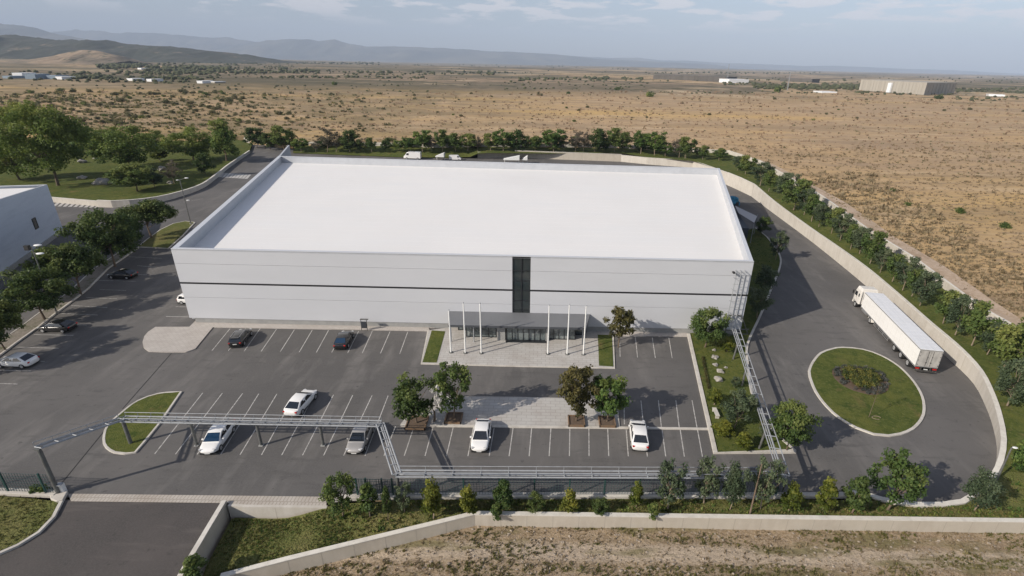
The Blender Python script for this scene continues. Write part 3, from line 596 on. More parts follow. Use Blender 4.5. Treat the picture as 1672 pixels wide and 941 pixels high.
bt = [252.5,286.6,322,360.4,392,427,460,494,528.4,561,596]; tp = [331,363,396,422.5,452,482,513.5,544.5,576,607.6,633.7]
for i, (b, t_) in enumerate(zip(bt, tp)): line((b, 741.5+i*.3), (t_, 641.8+i*.45))
seg([((627,744.4),(645.8,696.5)),((660,744.6),(676,697)),((694,744.6),(707,697.5)),((728.8,745),(740,697.8)),((764,745),(773,698.5)),((798.7,745),(806.8,699)),((831.2,745),(837.7,699)),((864,745),(868,699.5)),((896.6,745),(899.5,699.7)),((929.7,745),(930.5,700)),((961.8,745),(961.5,700)),((994,745),(992.3,700.3)),((1025.9,745.3),(1022.4,700.5)),((1057,745.5),(1052,701)),((1087,745.5),(1081,702)),((1117.4,745.7),(1110.6,702)),((1147,746),(1139,702.5))])
seg([((1051,698),(1046.5,654)),((1080,698),(1075,654)),((1109,698),(1103.5,654)),((1138,698),(1130,654)),((1019.5,693),(1019,665))])
seg([((210,419.5),(264.5,422)),((224,434),(254,436.4)),((216,448.5),(240,449)),((160,458),(222,459.6)),((163,473),(206,474.5)),((141,486),(190.6,488)),((116,499),(175,502.4)),((98,512),(159.5,514.6)),((82,529.5),(142,531)),((55,546.6),(120,547.7)),((27.6,567),(96,569)),((0,588),(73,590.3)),((-10,604.6),(50.6,606)),((-60,625),(28.5,627.3)),((271,517),(324,518)),((287,501),(318,501.6)),((292,485),(312,485.4))])
for k in range(9):                                                     # zebra crossing and hatched bay
    x = 363+k*5.3; line((x-4, 289.5+k*.35), (x+2.4, 282.5+k*.35), .95)
for k in range(9):
    x = 90+k*8.6; line((x-2, 337+k*.3), (x+6, 330.5+k*.3), .8)
seg([((1188,318),(1211,318.5)), ((300,330),(331,325))])
struct(mk.build('parking_markings', M['line']), 'white painted bay lines and crossings')
jn = MB()
def joint(a, b, wd=.12):
    a, b = G(*a), G(*b); d = (b-a).normalized(); n = Vector((-d.y, d.x, 0))*wd/2
    jn.add([(p.x, p.y, .005) for p in (a-n, b-n, b+n, a+n)], [(0, 1, 2, 3)])
joint((280,577),(200,668)); joint((176,697),(101,789)); struct(jn.build('expansion_joint', mat('bitumen joint', (.018, .017, .016), .7)), 'dark joint line across the car park asphalt')

# ------------------------------------------------------------------ warehouse
H = 12.8
FL, FR, BR, BL = Vector((-56.6, 75.4, 0)), Vector((32.9, 75.2, 0)), Vector((52.3, 154.9, 0)), Vector((-79.4, 159.3, 0)); WING = Vector((-86.4, 181, 0))
wh = thing('warehouse', 'huge white warehouse with flat roof, black band and glazed entrance', 'warehouse', (0, 0, 0))
gx0, gx1 = G(836.3, 474, 7.1).x, G(866.4, 474, 7.1).x
def lx(z, s): return 0
def wall_at(t): return FL.lerp(FR, t)
def band(name, z0, z1, x0, x1, y, th, m, bevel=0):
    mb = MB(); mb.bx(x0, x1, y, y+th, z0, z1); return mb.build(name, M[m], wh, bevel=bevel)
yf = 75.2
gx0, gx1 = -4.05, -1.05
GL = G(836.5, 443, 10.36); GR = G(866.4, 443, 10.36); gx0, gx1 = GL.x, GR.x
for x0, x1 in ((FL.x, gx0), (gx1, FR.x)):                               # insulated panel rows with recessed joints
    for z0, z1 in ((.95, 4.62), (4.66, 6.93), (7.25, 10.36), (10.40, 12.5)): band('wall_panel', z0, z1, x0, x1, yf, .5, 'white_panel', .015)
    band('black_band', 6.93, 7.25, x0, x1, yf+.07, .4, 'band')
    band('joint_backing', 1, 12.4, x0+.1, x1-.1, yf+.12, .3, 'groove')
band('wall_head', 12.5, 12.72, gx0, gx1, yf+.02, .45, 'white_panel')
band('plinth', 0, .948, FL.x+.8, FR.x-.5, yf+.1, .4, 'plinth')
# side and back walls
def side(name, a, b, z0, z1, th, m, inner=None):
    mb = MB(); d = (b-a).normalized(); n = Vector((-d.y, d.x, 0))*th; mb.prism([a, b, b+n, a+n], z0, z1); return mb.build(name, M[m], wh)
a0 = Vector((FL.x, yf+.5, 0)); b0 = Vector((FR.x, yf+.5, 0))
side('side_wall', BL, a0, .5, 12.5, .4, 'white_panel'); side('plinth', BL+Vector((.5, 0, 0)), a0+Vector((.7, 0, 0)), 0, .5, .3, 'plinth')
side('side_wall', b0, BR, .5, 12.5, .4, 'white_panel'); side('plinth', b0+Vector((-.5, 0, 0)), BR+Vector((-.5, 0, 0)), 0, .5, .3, 'plinth')
side('back_wall', BR+Vector((-.4, 0, 0)), BL+Vector((.4, 0, 0)), 0, 12.5, .4, 'white_panel')
mb = MB(); d = (WING-BL).normalized(); n = Vector((d.y, -d.x, 0))*.5
mb.prism([BL, WING, WING+n, BL+n], 0, 12.79); mb.build('wing_wall', M['parapet'], wh)
zr = 10.9
mb = MB(); mb.add([(p.x, p.y, zr) for p in (Vector((FL.x+.3, yf+.3, 0)), Vector((FR.x-.2, yf+.3, 0)), BR+Vector((-.2, -.2, 0)), BL+Vector((.3, -.2, 0)))], [(0, 1, 2, 3)]); mb.build('roof', M['roof'], wh)
# roof seams: slightly raised welds running left to right
mb = MB()
for k in range(1, 30):
    y = 76+k*2.75; t_ = (y-75.2)/80; x0 = lerp(FL.x, BL.x, t_)+1.2; x1 = lerp(FR.x, BR.x, t_)-1.2; mb.bx(x0, x1, y, y+.07, zr+.001, zr+.005)
mb.build('roof_seam', M['roof'], wh)
# parapet: inner upstand + cap
def parap(a, b, nrm, th, z0, z1, m, capw=None):
    mb = MB(); d = (b-a).normalized(); n = Vector((-d.y, d.x, 0))*nrm
    mb.prism([a, b, b+n*th, a+n*th], z0, z1); mb.build('parapet', M[m], wh)
    mc = MB(); mc.prism([a-n*.06, b-n*.06, b+n*(th+.08), a+n*(th+.08)], z1+.003, z1+.1); mc.build('parapet_cap', M['coping_sheet'], wh, bevel=.01)
M['coping_sheet'] = mat('coping sheet', (.56, .575, .60), .4, metal=.1)
parap(Vector((FL.x+.02, yf+.02, 0)), Vector((FR.x-.02, yf+.02, 0)), 1, .45, 12.52, 12.74, 'parapet')
parap(Vector((FR.x, yf+.55, 0)), BR, 1, .5, 10.8, 12.72, 'parapet')
parap(Vector((BR.x-.6, BR.y-.02, 0)), Vector((BL.x+.6, BL.y-.02, 0)), 1, .5, 10.8, 12.71, 'parapet')
parap(BL, Vector((FL.x, yf+.55, 0)), 1, .75, 10.8, 12.73, 'parapet')
# glazed strip above the entrance
mb = MB(); mb.bx(gx0, gx1, yf+.16, yf+.3, 2.9, 12.5); mb.build('strip_window', M['glass'], wh)
mb = MB(); xm = (gx0+gx1)/2
for x in (gx0+.07, xm, gx1-.07): mb.bx(x-.06, x+.06, yf+.03, yf+.158, 3.0, 12.5)
for z in (3.6, 5.3, 7.1, 8.7, 10.4, 12.42): mb.bx(gx0+.14, xm-.07, yf+.06, yf+.155, z-.05, z+.05); mb.bx(xm+.07, gx1-.14, yf+.06, yf+.155, z-.05, z+.05)
mb.build('window_frame', M['frame_dark'], wh)
# entrance: canopy, glazing, doors
can = MB(); can.prism([Vector((-13.7, 70.45, 0)), Vector((7.35, 70.55, 0)), Vector((8.3, 75.19, 0)), Vector((-14.3, 75.19, 0))], 2.95, 3.22); can.build('canopy', M['canopy'], wh, bevel=.03)
mb = MB(); mb.bx(-13.7, 7.35, 70.36, 70.46, 2.88, 3.2); mb.build('canopy_fascia', M['fascia'], wh)
for x, y in ((-13.4, 70.8), (-9.9, 70.8), (6.9, 70.8), (8.0, 74.9)): mb = MB(); mb.tube((x, y, .12), (x, y, 2.95), .08, n=8); mb.build('canopy_post', M['steel'], wh)
def glazing(x0, x1, y, n, z0=.13, z1=2.94, m='glass_pale', name='lobby_window'):
    mb = MB(); mb.bx(x0, x1, y+.03, y+.08, z0, z1); g = mb.build(name, M[m], wh)
    f = MB()
    for k in range(n+1): x = x0+(x1-x0)*k/n; f.bx(x-.05, x+.05, y-.04, y+.028, z0, z1)
    f.bx(x0+.06, x1-.06, y-.03, y+.025, z0, z0+.12); f.bx(x0+.06, x1-.06, y-.03, y+.025, z1-.35, z1-.22); f.build('window_frame', M['frame_dark'], g)
glazing(-12.9, -11.3, 74.6, 2); glazing(-11.3, -6.6, 72.4, 4)
glazing(-4.9, 1.2, 71.6, 7, m='glass_pale', name='entrance_door')
glazing(1.6, 5.8, 72.2, 5); glazing(5.9, 7.4, 73.8, 1)
for x0, x1 in ((-6.4, -5.1), (1.2, 1.6)): mb = MB(); mb.bx(x0, x1, 71.5, 72.6, .12, 2.94); mb.build('entrance_pier', M['plinth'], wh)
mb = MB(); mb.bx(-5.0, 1.3, 70.9, 71.5, .125, .2); mb.build('door_mat', M['frame_dark'], wh)
mb = MB()                                                              # dark lobby interior behind the glass
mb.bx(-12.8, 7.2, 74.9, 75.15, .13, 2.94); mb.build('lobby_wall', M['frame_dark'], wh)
# dark annex, tarpaulin and sail on the right wall
an = MB(); an.prism([Vector((44.2, 121, 0)), Vector((49.9, 120.5, 0)), Vector((53.2, 141, 0)), Vector((49.2, 141.5, 0))], 0, 4.8); an.build('annex', M['annex'], wh)
tg = thing('tarpaulin', 'bright blue tarpaulin heap beside the dark annex near the right back corner', 'tarpaulin', (60.0, 163, 0))
mb = MB(); mb.ico((0, 0, .9), 1.9, 3, .32, 5, (1.5, 1.1, 1.0)); mb.build('tarpaulin_sheet', M['tarp'], tg, smooth=False)
mb = MB(); mb.box((.2, 0, .5), (4.2, 2.8, 1.0), .2); mb.build('covered_load', M['annex'], tg)
sl_ = MB(); a, b, c, d_ = G(1200, 337, 5.5), G(1237, 350, 5.5), G(1231, 366, 5.0), G(1206, 349, 5.5)
sl_.prism([a, b, c, d_], [5.6, 5.3, 4.9, 5.6], [5.66, 5.36, 4.96, 5.66])
ts = thing('shade_sail', 'pale grey fabric shade sail stretched beside the right wall', 'shade sail', (b.x, b.y, 0)); off = Vector((b.x, b.y, 0))
sl_.v = [tuple(Vector(v)-off) for v in sl_.v]; sl_.build('sail', M['sail'], ts)
mb = MB(); mb.tube((0, 0, 0), (0, 0, 5.4), .08); mb.build('mast', M['steel'], ts); mb = MB(); mb.tube(Vector((c.x, c.y, 0))-off, Vector((c.x, c.y, 5))-off, .08); mb.build('mast', M['steel'], ts)
for px, py, wpx, lab in ((718, 261, 14, 'white wedge shaped dock canopy left behind the roof edge'), (835, 266, 26, 'long white wedge dock canopy behind the middle of the roof edge'), (857, 266, 8, 'small white box unit right of the long dock canopy')):
    p = G(px, py+2, 0); s_ = scale_at(p); W_ = wpx/s_
    mb = MB(); mb.add([(-W_/2, 0, 1.6), (W_/2, 0, 1.6), (W_/2, 3, 1.6), (-W_/2, 3, 1.6), (-W_/2, 0, 1.9), (W_/2, 0, 3.4), (W_/2, 3, 3.4), (-W_/2, 3, 1.9)], [(0,3,2,1),(4,5,6,7),(0,1,5,4),(1,2,6,5),(2,3,7,6),(3,0,4,7)])
    for sx in (-1, 1): mb.tube((sx*W_*.45, 2.8, 0), (sx*W_*.45, 2.8, 1.65), .1)
    o = mb.build('dock_canopy', M['pole_white']); o.location = p; tag(o, lab, 'canopy')
# cctv camera on the front wall
t = thing('security_camera', 'small black security camera high on the right end of the front wall', 'camera', (G(1198, 447, 11.0).x, yf, 11.0))
mb = MB(); mb.tube((0, 0, 0), (0, -.6, .25), .05); mb.build('bracket', M['black_plastic'], t); mb = MB(); mb.box((-.05, -.75, .2), (.28, .55, .26)); mb.build('camera_housing', M['black_plastic'], t, bevel=.03)

# left grey block
t = thing('side_building', 'pale grey windowless block at the left edge with one small window', 'building')
c0, c1 = Vector((-116.4, 121.3, 0)), Vector((-103.5, 91.6, 0)); dv = (c1-c0); c2 = c0+dv*1.6; nv = Vector((dv.y, -dv.x, 0)).normalized()
nv = -nv if nv.x > 0 else nv
z0_, z1_ = 11.4, 11.4+2.3*1.6
bk = 60
Q = [c0, c2, c2+nv*bk, c0+nv*bk*.9+Vector((0, 8, 0))]
mb = MB(); mb.prism([Q[0], Q[1], Q[2], Q[3]][::1], 0, 5); 
mb = MB(); vs = [(*q[:2], 0) for q in Q]+[(Q[0].x, Q[0].y, z0_), (Q[1].x, Q[1].y, z1_), (Q[2].x, Q[2].y, z1_), (Q[3].x, Q[3].y, z0_)]
mb.add(vs, [(0,1,5,4),(1,2,6,5),(2,3,7,6),(3,0,4,7),(3,2,1,0)]); mb.build('wall', M['grey_block'], t)
mb = MB(); i_ = .35
R4 = [q.lerp(sum(Q, Vector())/4, .012) for q in Q]; mb.add([(R4[0].x, R4[0].y, z0_-.5), (R4[1].x, R4[1].y, z1_-.5), (R4[2].x, R4[2].y, z1_-.5), (R4[3].x, R4[3].y, z0_-.5)], [(0,1,2,3)]); mb.build('roof', M['roof'], t)
mb = MB()
zt = [z0_, z1_, z1_, z0_]
for i in range(4):
    a, b = Q[i], Q[(i+1) % 4]; ia, ib = R4[i], R4[(i+1) % 4]; za, zb = zt[i]+.003, zt[(i+1) % 4]+.003
    mb.add([(a.x,a.y,za),(b.x,b.y,zb),(ib.x,ib.y,zb),(ia.x,ia.y,za),(a.x,a.y,za+.1),(b.x,b.y,zb+.1),(ib.x,ib.y,zb+.1),(ia.x,ia.y,za+.1)], [(0,1,5,4),(1,2,6,5),(2,3,7,6),(3,0,4,7),(4,5,6,7)])
mb.build('parapet_cap', M['coping_sheet'], t)
ang = math.atan2(dv.y, dv.x)
# window where the picture ray at (57,364) meets the wall plane
r_ = Vector(ray(57, 365)); nn = Vector((dv.y, -dv.x, 0)).normalized(); tt = (c0-Vector((0, 0, HC))).dot(nn)/r_.dot(nn); wp = Vector((0, 0, HC))+r_*tt
rot = Matrix.Rotation(ang, 3, 'Z'); on = -nv*.04
mb = MB(); mb.box(wp+on, (1.5, .1, 2.2), rot=rot); g = mb.build('window', M['glass'], t)
mb = MB()
for dx in (-.8, .8): mb.box(wp+on*1.6+rot@Vector((dx, 0, 0)), (.12, .16, 2.4), rot=rot)
for dz in (-1.15, 1.15): mb.box(wp+on*1.6+Vector((0, 0, dz)), (1.48, .16, .12), rot=rot)
mb.build('frame', M['frame_dark'], g)
mb = MB(); base = [c0-nv*.03, c2-nv*.03]
ribbon(mb, base, .5, 0, .9, side=0); mb.build('base_course', M['plinth'], t)

# ------------------------------------------------------------------ pipe gantry
gt = thing('pipe_gantry', 'galvanised pipe rack on grey posts crossing the car park and climbing the front wall', 'pipe rack')
def GZ(bx, by, z): p = G(bx, by); p.z = z; return p
NA, NB = GZ(97, 808, 5.85), GZ(214, 725, 3.4); NC = G(621, 692, 3.2); ND = GZ(652.5, 815, 3.25); NE = G(1280, 776, 3.3); NF = G(1195, 516, 3.7)
NF.y = 74.9
nodes = [NA, NB, NC, ND, NE, NF]
def section(a, b, name='pipe_run', hand=True, w=1.0, step=1.35, main=.085):
    d = (b-a); Ln = d.length; u = d.normalized(); n = Vector((-u.y, u.x, 0)).normalized()*w/2; mb = MB()
    for s_ in (-1, 1): mb.tube(a+n*s_, b+n*s_, main, n=8)
    mb.tube(a+Vector((0, 0, -.12)), b+Vector((0, 0, -.12)), .09, n=6)
    mb.tube(a+n*.45+Vector((0, 0, -.1)), b+n*.45+Vector((0, 0, -.1)), .06, n=6)
    k = max(2, int(Ln/step))
    for i in range(k+1):
        p = a.lerp(b, i/k); mb.tube(p-n, p+n, .05, n=6)
        if hand:
            for s_ in (-1, 1): mb.tube(p+n*s_*1.05, p+n*s_*1.05+Vector((0, 0, .5)), .028, n=5)
    if hand:
        for s_ in (-1, 1): mb.tube(a+n*s_*1.05+Vector((0, 0, .5)), b+n*s_*1.05+Vector((0, 0, .5)), .035, n=6)
    return mb.build(name, M['steel'], gt)
section(NA, NB, hand=True, w=.8); section(NB, NC); section(NC, ND, hand=False, w=.8); section(ND, NE, w=.9, main=.08, step=2.6); section(NE, NF, hand=False, w=1.1, step=1.9, main=.06)
def post(b, top, r=.17, foot=True):
    mb = MB(); b = Vector((b.x, b.y, 0)); mb.tube(b+Vector((0, 0, .14)), top, r, r*.9, n=10)
    mb.box((top.x, top.y, top.z-.12), (.5, .5, .14)); mb.build('post', M['steel_dark'], gt)
    if foot: mb = MB(); mb.box((b.x, b.y, .05), (.5, .45, .12)); mb.build('footing', M['plinth'], gt, bevel=.03)
for b, t_ in ((G(97, 808), NA), (G(214, 725), NB+Vector((0, 0, -.1)))): post(b, t_, .2)
for bx_, tx in ((322, 312), (427, 418), (528, 520)):
    b = G(bx_, 727.5); b.z = 3.15; post(b, b.copy())
post(G(652.5, 815), ND)
for bx_, by_, z in ((1239, 734, 3.4), (1211, 631, 3.3), (1197, 588, 3.5)):
    b = G(bx_, by_); f = (b.y-NE.y)/(NF.y-NE.y); tp_ = NE.lerp(NF, f); mb = None; post(b, Vector((tp_.x, tp_.y, tp_.z-.1)), .13)
for dx in (0, 1.1): post(G(1272+dx*4, 806), Vector((NE.x+dx-.8, NE.y-.2, 3.1)), .1, False)
mb = MB()                                                              # trestle against the wall
p0, p1, p2, p3 = Vector((NF.x-.7, 74.9, 3.7)), Vector((NF.x+1.6, 74.9, 3.7)), G(1184, 549), G(1221, 547)
p2.z = p3.z = .15
for a, b in ((p0, p2), (p1, p3), (p2, p3), (p0, p1), (p2+Vector((0, 0, .9)), p3+Vector((0, 0, .9)))): mb.tube(a, b, .08, n=6)
mb.build('wall_trestle', M['steel_dark'], gt)
mb = MB(); xw = NF.x                                                    # risers up the wall, held off it
for dx in (-.7, 0, .7): mb.tube((xw+dx, 74.55, 3.6), (xw+dx+.15, 74.55, 11.2), .06, n=6)
for k in range(8):
    z = 4.3+k*.98; mb.tube((xw-.75, 74.55, z), (xw+.85, 74.55, z), .035, n=5)
    if k % 2 == 0:
        for dx in (-.7, .7): mb.tube((xw+dx, 74.55, z), (xw+dx, 75.2, z), .035, n=5)
for dx in (-.7, 0, .7): mb.tube((xw+dx+.15, 74.55, 11.2), (xw+dx+.15, 75.2, 11.3), .06, n=6)
mb.build('riser', M['steel'], gt)
# white box at the foot of the first post
t = thing('gate_cabinet', 'small white gate operator cabinet at the foot of the tall left post', 'cabinet', G(101, 806)); mb = MB(); mb.box((.15, .1, .62), (.45, .4, 1.1)); mb.build('cabinet_body', M['pole_white'], t, bevel=.04); mb = MB(); mb.box((.15, -.02, 1.2), (.53, .48, .06)); mb.build('lid', M['steel'], t)
mb = MB(); mb.prism(PX([(82,806),(100,801),(112,805),(104,820),(94,822),(84,818)]), -.05, .3); struct(mb.build('kerb', M['concrete_light'], bevel=.05), 'concrete plinth at the gate post')

# ------------------------------------------------------------------ fences
def fence(name, P, h, label, post_step, base=.4, m='wire', vs_=.28):
    t = thing(name, label, 'fence', (P[0].x, P[0].y, 0)); o = Vector((P[0].x, P[0].y, 0)); Q = [p-o for p in P]
    d = [0]
    for a, b in zip(Q, Q[1:]): d.append(d[-1]+(b-a).length)
    def at(s):
        s = min(max(s, 0), d[-1]-1e-4); i = max(k for k in range(len(d)) if d[k] <= s); i = min(i, len(Q)-2); return Q[i].lerp(Q[i+1], (s-d[i])/(d[i+1]-d[i]))
    mb = MB()
    for k in range(int(d[-1]/vs_)+1):
        p = at(k*vs_); mb.box((p.x, p.y, base+h/2), (.03, .03, h))
    for z in [base+.05+q*(h-.1)/6 for q in range(7)]:
        for a, b in zip(Q, Q[1:]): mb.tube((a.x, a.y, z), (b.x, b.y, z), .016, n=4)
    mb.build('mesh_panel', M[m], t)
    for k in range(int(d[-1]/post_step)+1):
        p = at(k*post_step); mb = MB(); mb.box((0, 0, base+h/2), (.13, .13, h+.15)); mb.v = [(v[0]+p.x, v[1]+p.y, v[2]) for v in mb.v]; mb.build('post', M['green_metal'], t)
    return t
fence('mesh_fence', PX([(585,813),(651,813),(760,812.5),(1100,812.3),(1275,812)]), 2.0, 'green wire mesh fence on a concrete footing along the front of the car park', 3.5)
fence('mesh_fence', PX([(-300,800),(0,805.5),(90,809)]), 2.3, 'green wire mesh fence left of the entrance gate', 3.8, base=.35)
fence('sliding_gate', PX([(574,806),(640,808)]), 1.9, 'dark picket gate leaf beside the corner post of the pipe rack', 1.6, base=.1, vs_=.18)

# ------------------------------------------------------------------ flagpoles, lamps, poles, stand
ordn = ['first', 'second', 'third', 'fourth', 'fifth', 'sixth', 'seventh', 'eighth', 'ninth', 'tenth', 'eleventh', 'twelfth', 'thirteenth', 'fourteenth', 'fifteenth', 'sixteenth', 'seventeenth', 'eighteenth', 'nineteenth', 'twentieth']
ordn += ['twenty-'+o for o in ordn[:9]]+['thirtieth']+['thirty-'+o for o in ordn[:9]]+['fortieth']+['forty-'+o for o in ordn[:9]]
for i, (x, y, yt) in enumerate(((736.5,577,507),(760,578,495),(786,578.5,496),(894.5,579.5,499),(926,580,498),(952.5,580.5,500))):
    b = G(x, y); b.z = .125; h = height(b, yt)
    t = thing('flagpole', '%s bare white flagpole from the left in front of the glass entrance' % ordn[i], 'flagpole', b, group='six white flagpoles in front of the entrance')
    mb = MB(); mb.tube((0, 0, .08), (0, 0, h), .115, .09, n=12); mb.build('pole', M['pole_white'], t, smooth=False)
    mb = MB(); mb.tube((0, 0, 0), (0, 0, .1), .3, .3, n=12); mb.build('base_plate', M['steel_dark'], t)
    mb = MB(); mb.ico((0, 0, h+.06), .1, 2, 0); mb.build('finial', M['steel'], t, smooth=True)
def lamp_post(x, y, ytop, label, heads, z=0):
    b = G(x, y); b.z = z; h = height(b, ytop); t = thing('street_lamp', label, 'street lamp', b, group='street lamps')
    mb = MB(); mb.tube((0, 0, 0), (0, 0, h), .13, .07, n=10); mb.build('pole', M['steel_dark'], t)
    mb = MB(); mb.tube((0, 0, 0), (0, 0, .35), .28, .28, n=10); mb.build('base', M['rock'], t)
    for dx, dy, dz, s in heads:
        mb = MB(); mb.tube((0, 0, h-.15+min(dz, 0)), (dx*.8, dy*.8, h+dz), .045, n=6); mb.build('arm', M['steel_dark'], t)
        mb = MB(); mb.ico((dx, dy, h+dz), .5*s, 2, 0, 1, (1.25, .8, .28)); mb.build('lamp_head', M['pole_white'], t, smooth=True)
    return t, h
t, h = lamp_post(93, 512, 403, 'tall lamp post with two pale disc heads among the left row of trees', ((.9, .2, .2, 1), (1.6, -.6, -.9, 1)))
mb = MB(); mb.box((-.7, 0, h-.2), (.7, .5, .8)); mb.build('floodlight', M['black_plastic'], t)
lamp_post(312, 367, 293, 'thin lamp post with two arms beside the left back part of the warehouse roof', ((1.6, .3, .3, .8), (-.6, 0, -.2, .6), (1.0, -.3, -5.2, .7)))
lamp_post(1623, 792, 731, 'small lamp post beside the lower right end of the curved wall', ((.35, 0, 0, .45),), z=0)
b = G(1224, 841); h = height(b, 759); t = thing('wooden_pole', 'bare leaning wooden pole rising from the front verge', 'pole', b); mb = MB(); mb.tube((0, 0, -.2), (.05, .1, h), .09, .06, n=8); mb.build('shaft', M['bark'], t)
b = G(709.5, 689); t = thing('tree_stump', 'short dark brown stake standing between the two left plaza trees', 'stake', b); mb = MB(); mb.tube((0, 0, 0), (.1, 0, 1.5), .16, .1, n=7); mb.tube((.1, 0, 1.4), (-.15, .1, 1.75), .1, .05, n=6); mb.build('trunk', M['bark'], t)
t = thing('information_stand', 'dark information stand with slanted board on the footpath by the left front wall', 'stand', G(595.5, 541)+Vector((0, 0, .12)))
mb = MB()
for dx in (-.45, .45): mb.tube((dx, 0, 0), (dx, .1, 2.0), .05, n=6)
mb.build('leg', M['frame_dark'], t); mb = MB(); mb.box((0, -.05, 1.05), (.85, .12, 1.3), rot=Matrix.Rotation(R(12), 3, 'X')); mb.build('board', M['fascia'], t); mb = MB(); mb.box((.1, .1, 1.95), (1.25, .35, .1)); mb.build('top_bar', M['steel_dark'], t)

# ------------------------------------------------------------------ vehicles
def loft(secs):
    mb = MB(); n = len(secs[0][1]); vs = [(x, y, z) for x, ring in secs for y, z in ring]; fs = []
    for k in range(len(secs)-1):
        for i in range(n): a = k*n+i; b = k*n+(i+1) % n; fs.append((a, b, b+n, a+n))
    fs += [tuple(range(n-1, -1, -1)), tuple(range((len(secs)-1)*n, len(secs)*n))]
    return mb.add(vs, fs)
def body_ring(w, zb, zs, crown=.03):
    return [(-w*.86, zb), (-w, zb+.14), (-w, (zb+zs)/2), (-w*.985, zs-.1), (-w*.9, zs), (-w*.45, zs+crown), (w*.45, zs+crown), (w*.9, zs), (w*.985, zs-.1), (w, (zb+zs)/2), (w, zb+.14), (w*.86, zb)]
def wheel(parent, x, y, r, wd, sgn):
    mb = MB(); mb.tube((x, y-sgn*wd, r), (x, y, r), r, n=20); t = mb.build('wheel', M['tyre'], parent, bevel=.02)
    mb = MB(); mb.tube((x, y-sgn*.02, r), (x, y+sgn*.012, r), r*.64, r*.58, n=16); rm = mb.build('rim', M['rim'], t)
    mb = MB()
    for k in range(5): a = k*2*math.pi/5; mb.box((x+math.cos(a+.6)*r*.38, y+sgn*.014, r+math.sin(a+.6)*r*.38), (r*.16, .01, r*.16), rot=Matrix.Rotation(-a, 3, 'Y'))
    mb.tube((x, y, r), (x, y+sgn*.02, r), r*.12, n=8); mb.build('hub', M['black_plastic'], t)
def glassq(name, parent, pts, m, off=.012):
    P = [Vector(p) for p in pts]; n = (P[1]-P[0]).cross(P[2]-P[0]).normalized()
    if n.z < 0 and abs(n.z) > .2: n = -n
    elif abs(n.z) <= .2 and n.y*P[0].y < 0: n = -n
    mb = MB(); k = len(P); mb.add([p+n*off for p in P]+[p-n*.01 for p in P], [tuple(range(k)), tuple(range(2*k-1, k-1, -1))]+[(i, (i+1) % k, k+(i+1) % k, k+i) for i in range(k)])
    return mb.build(name, m, parent)
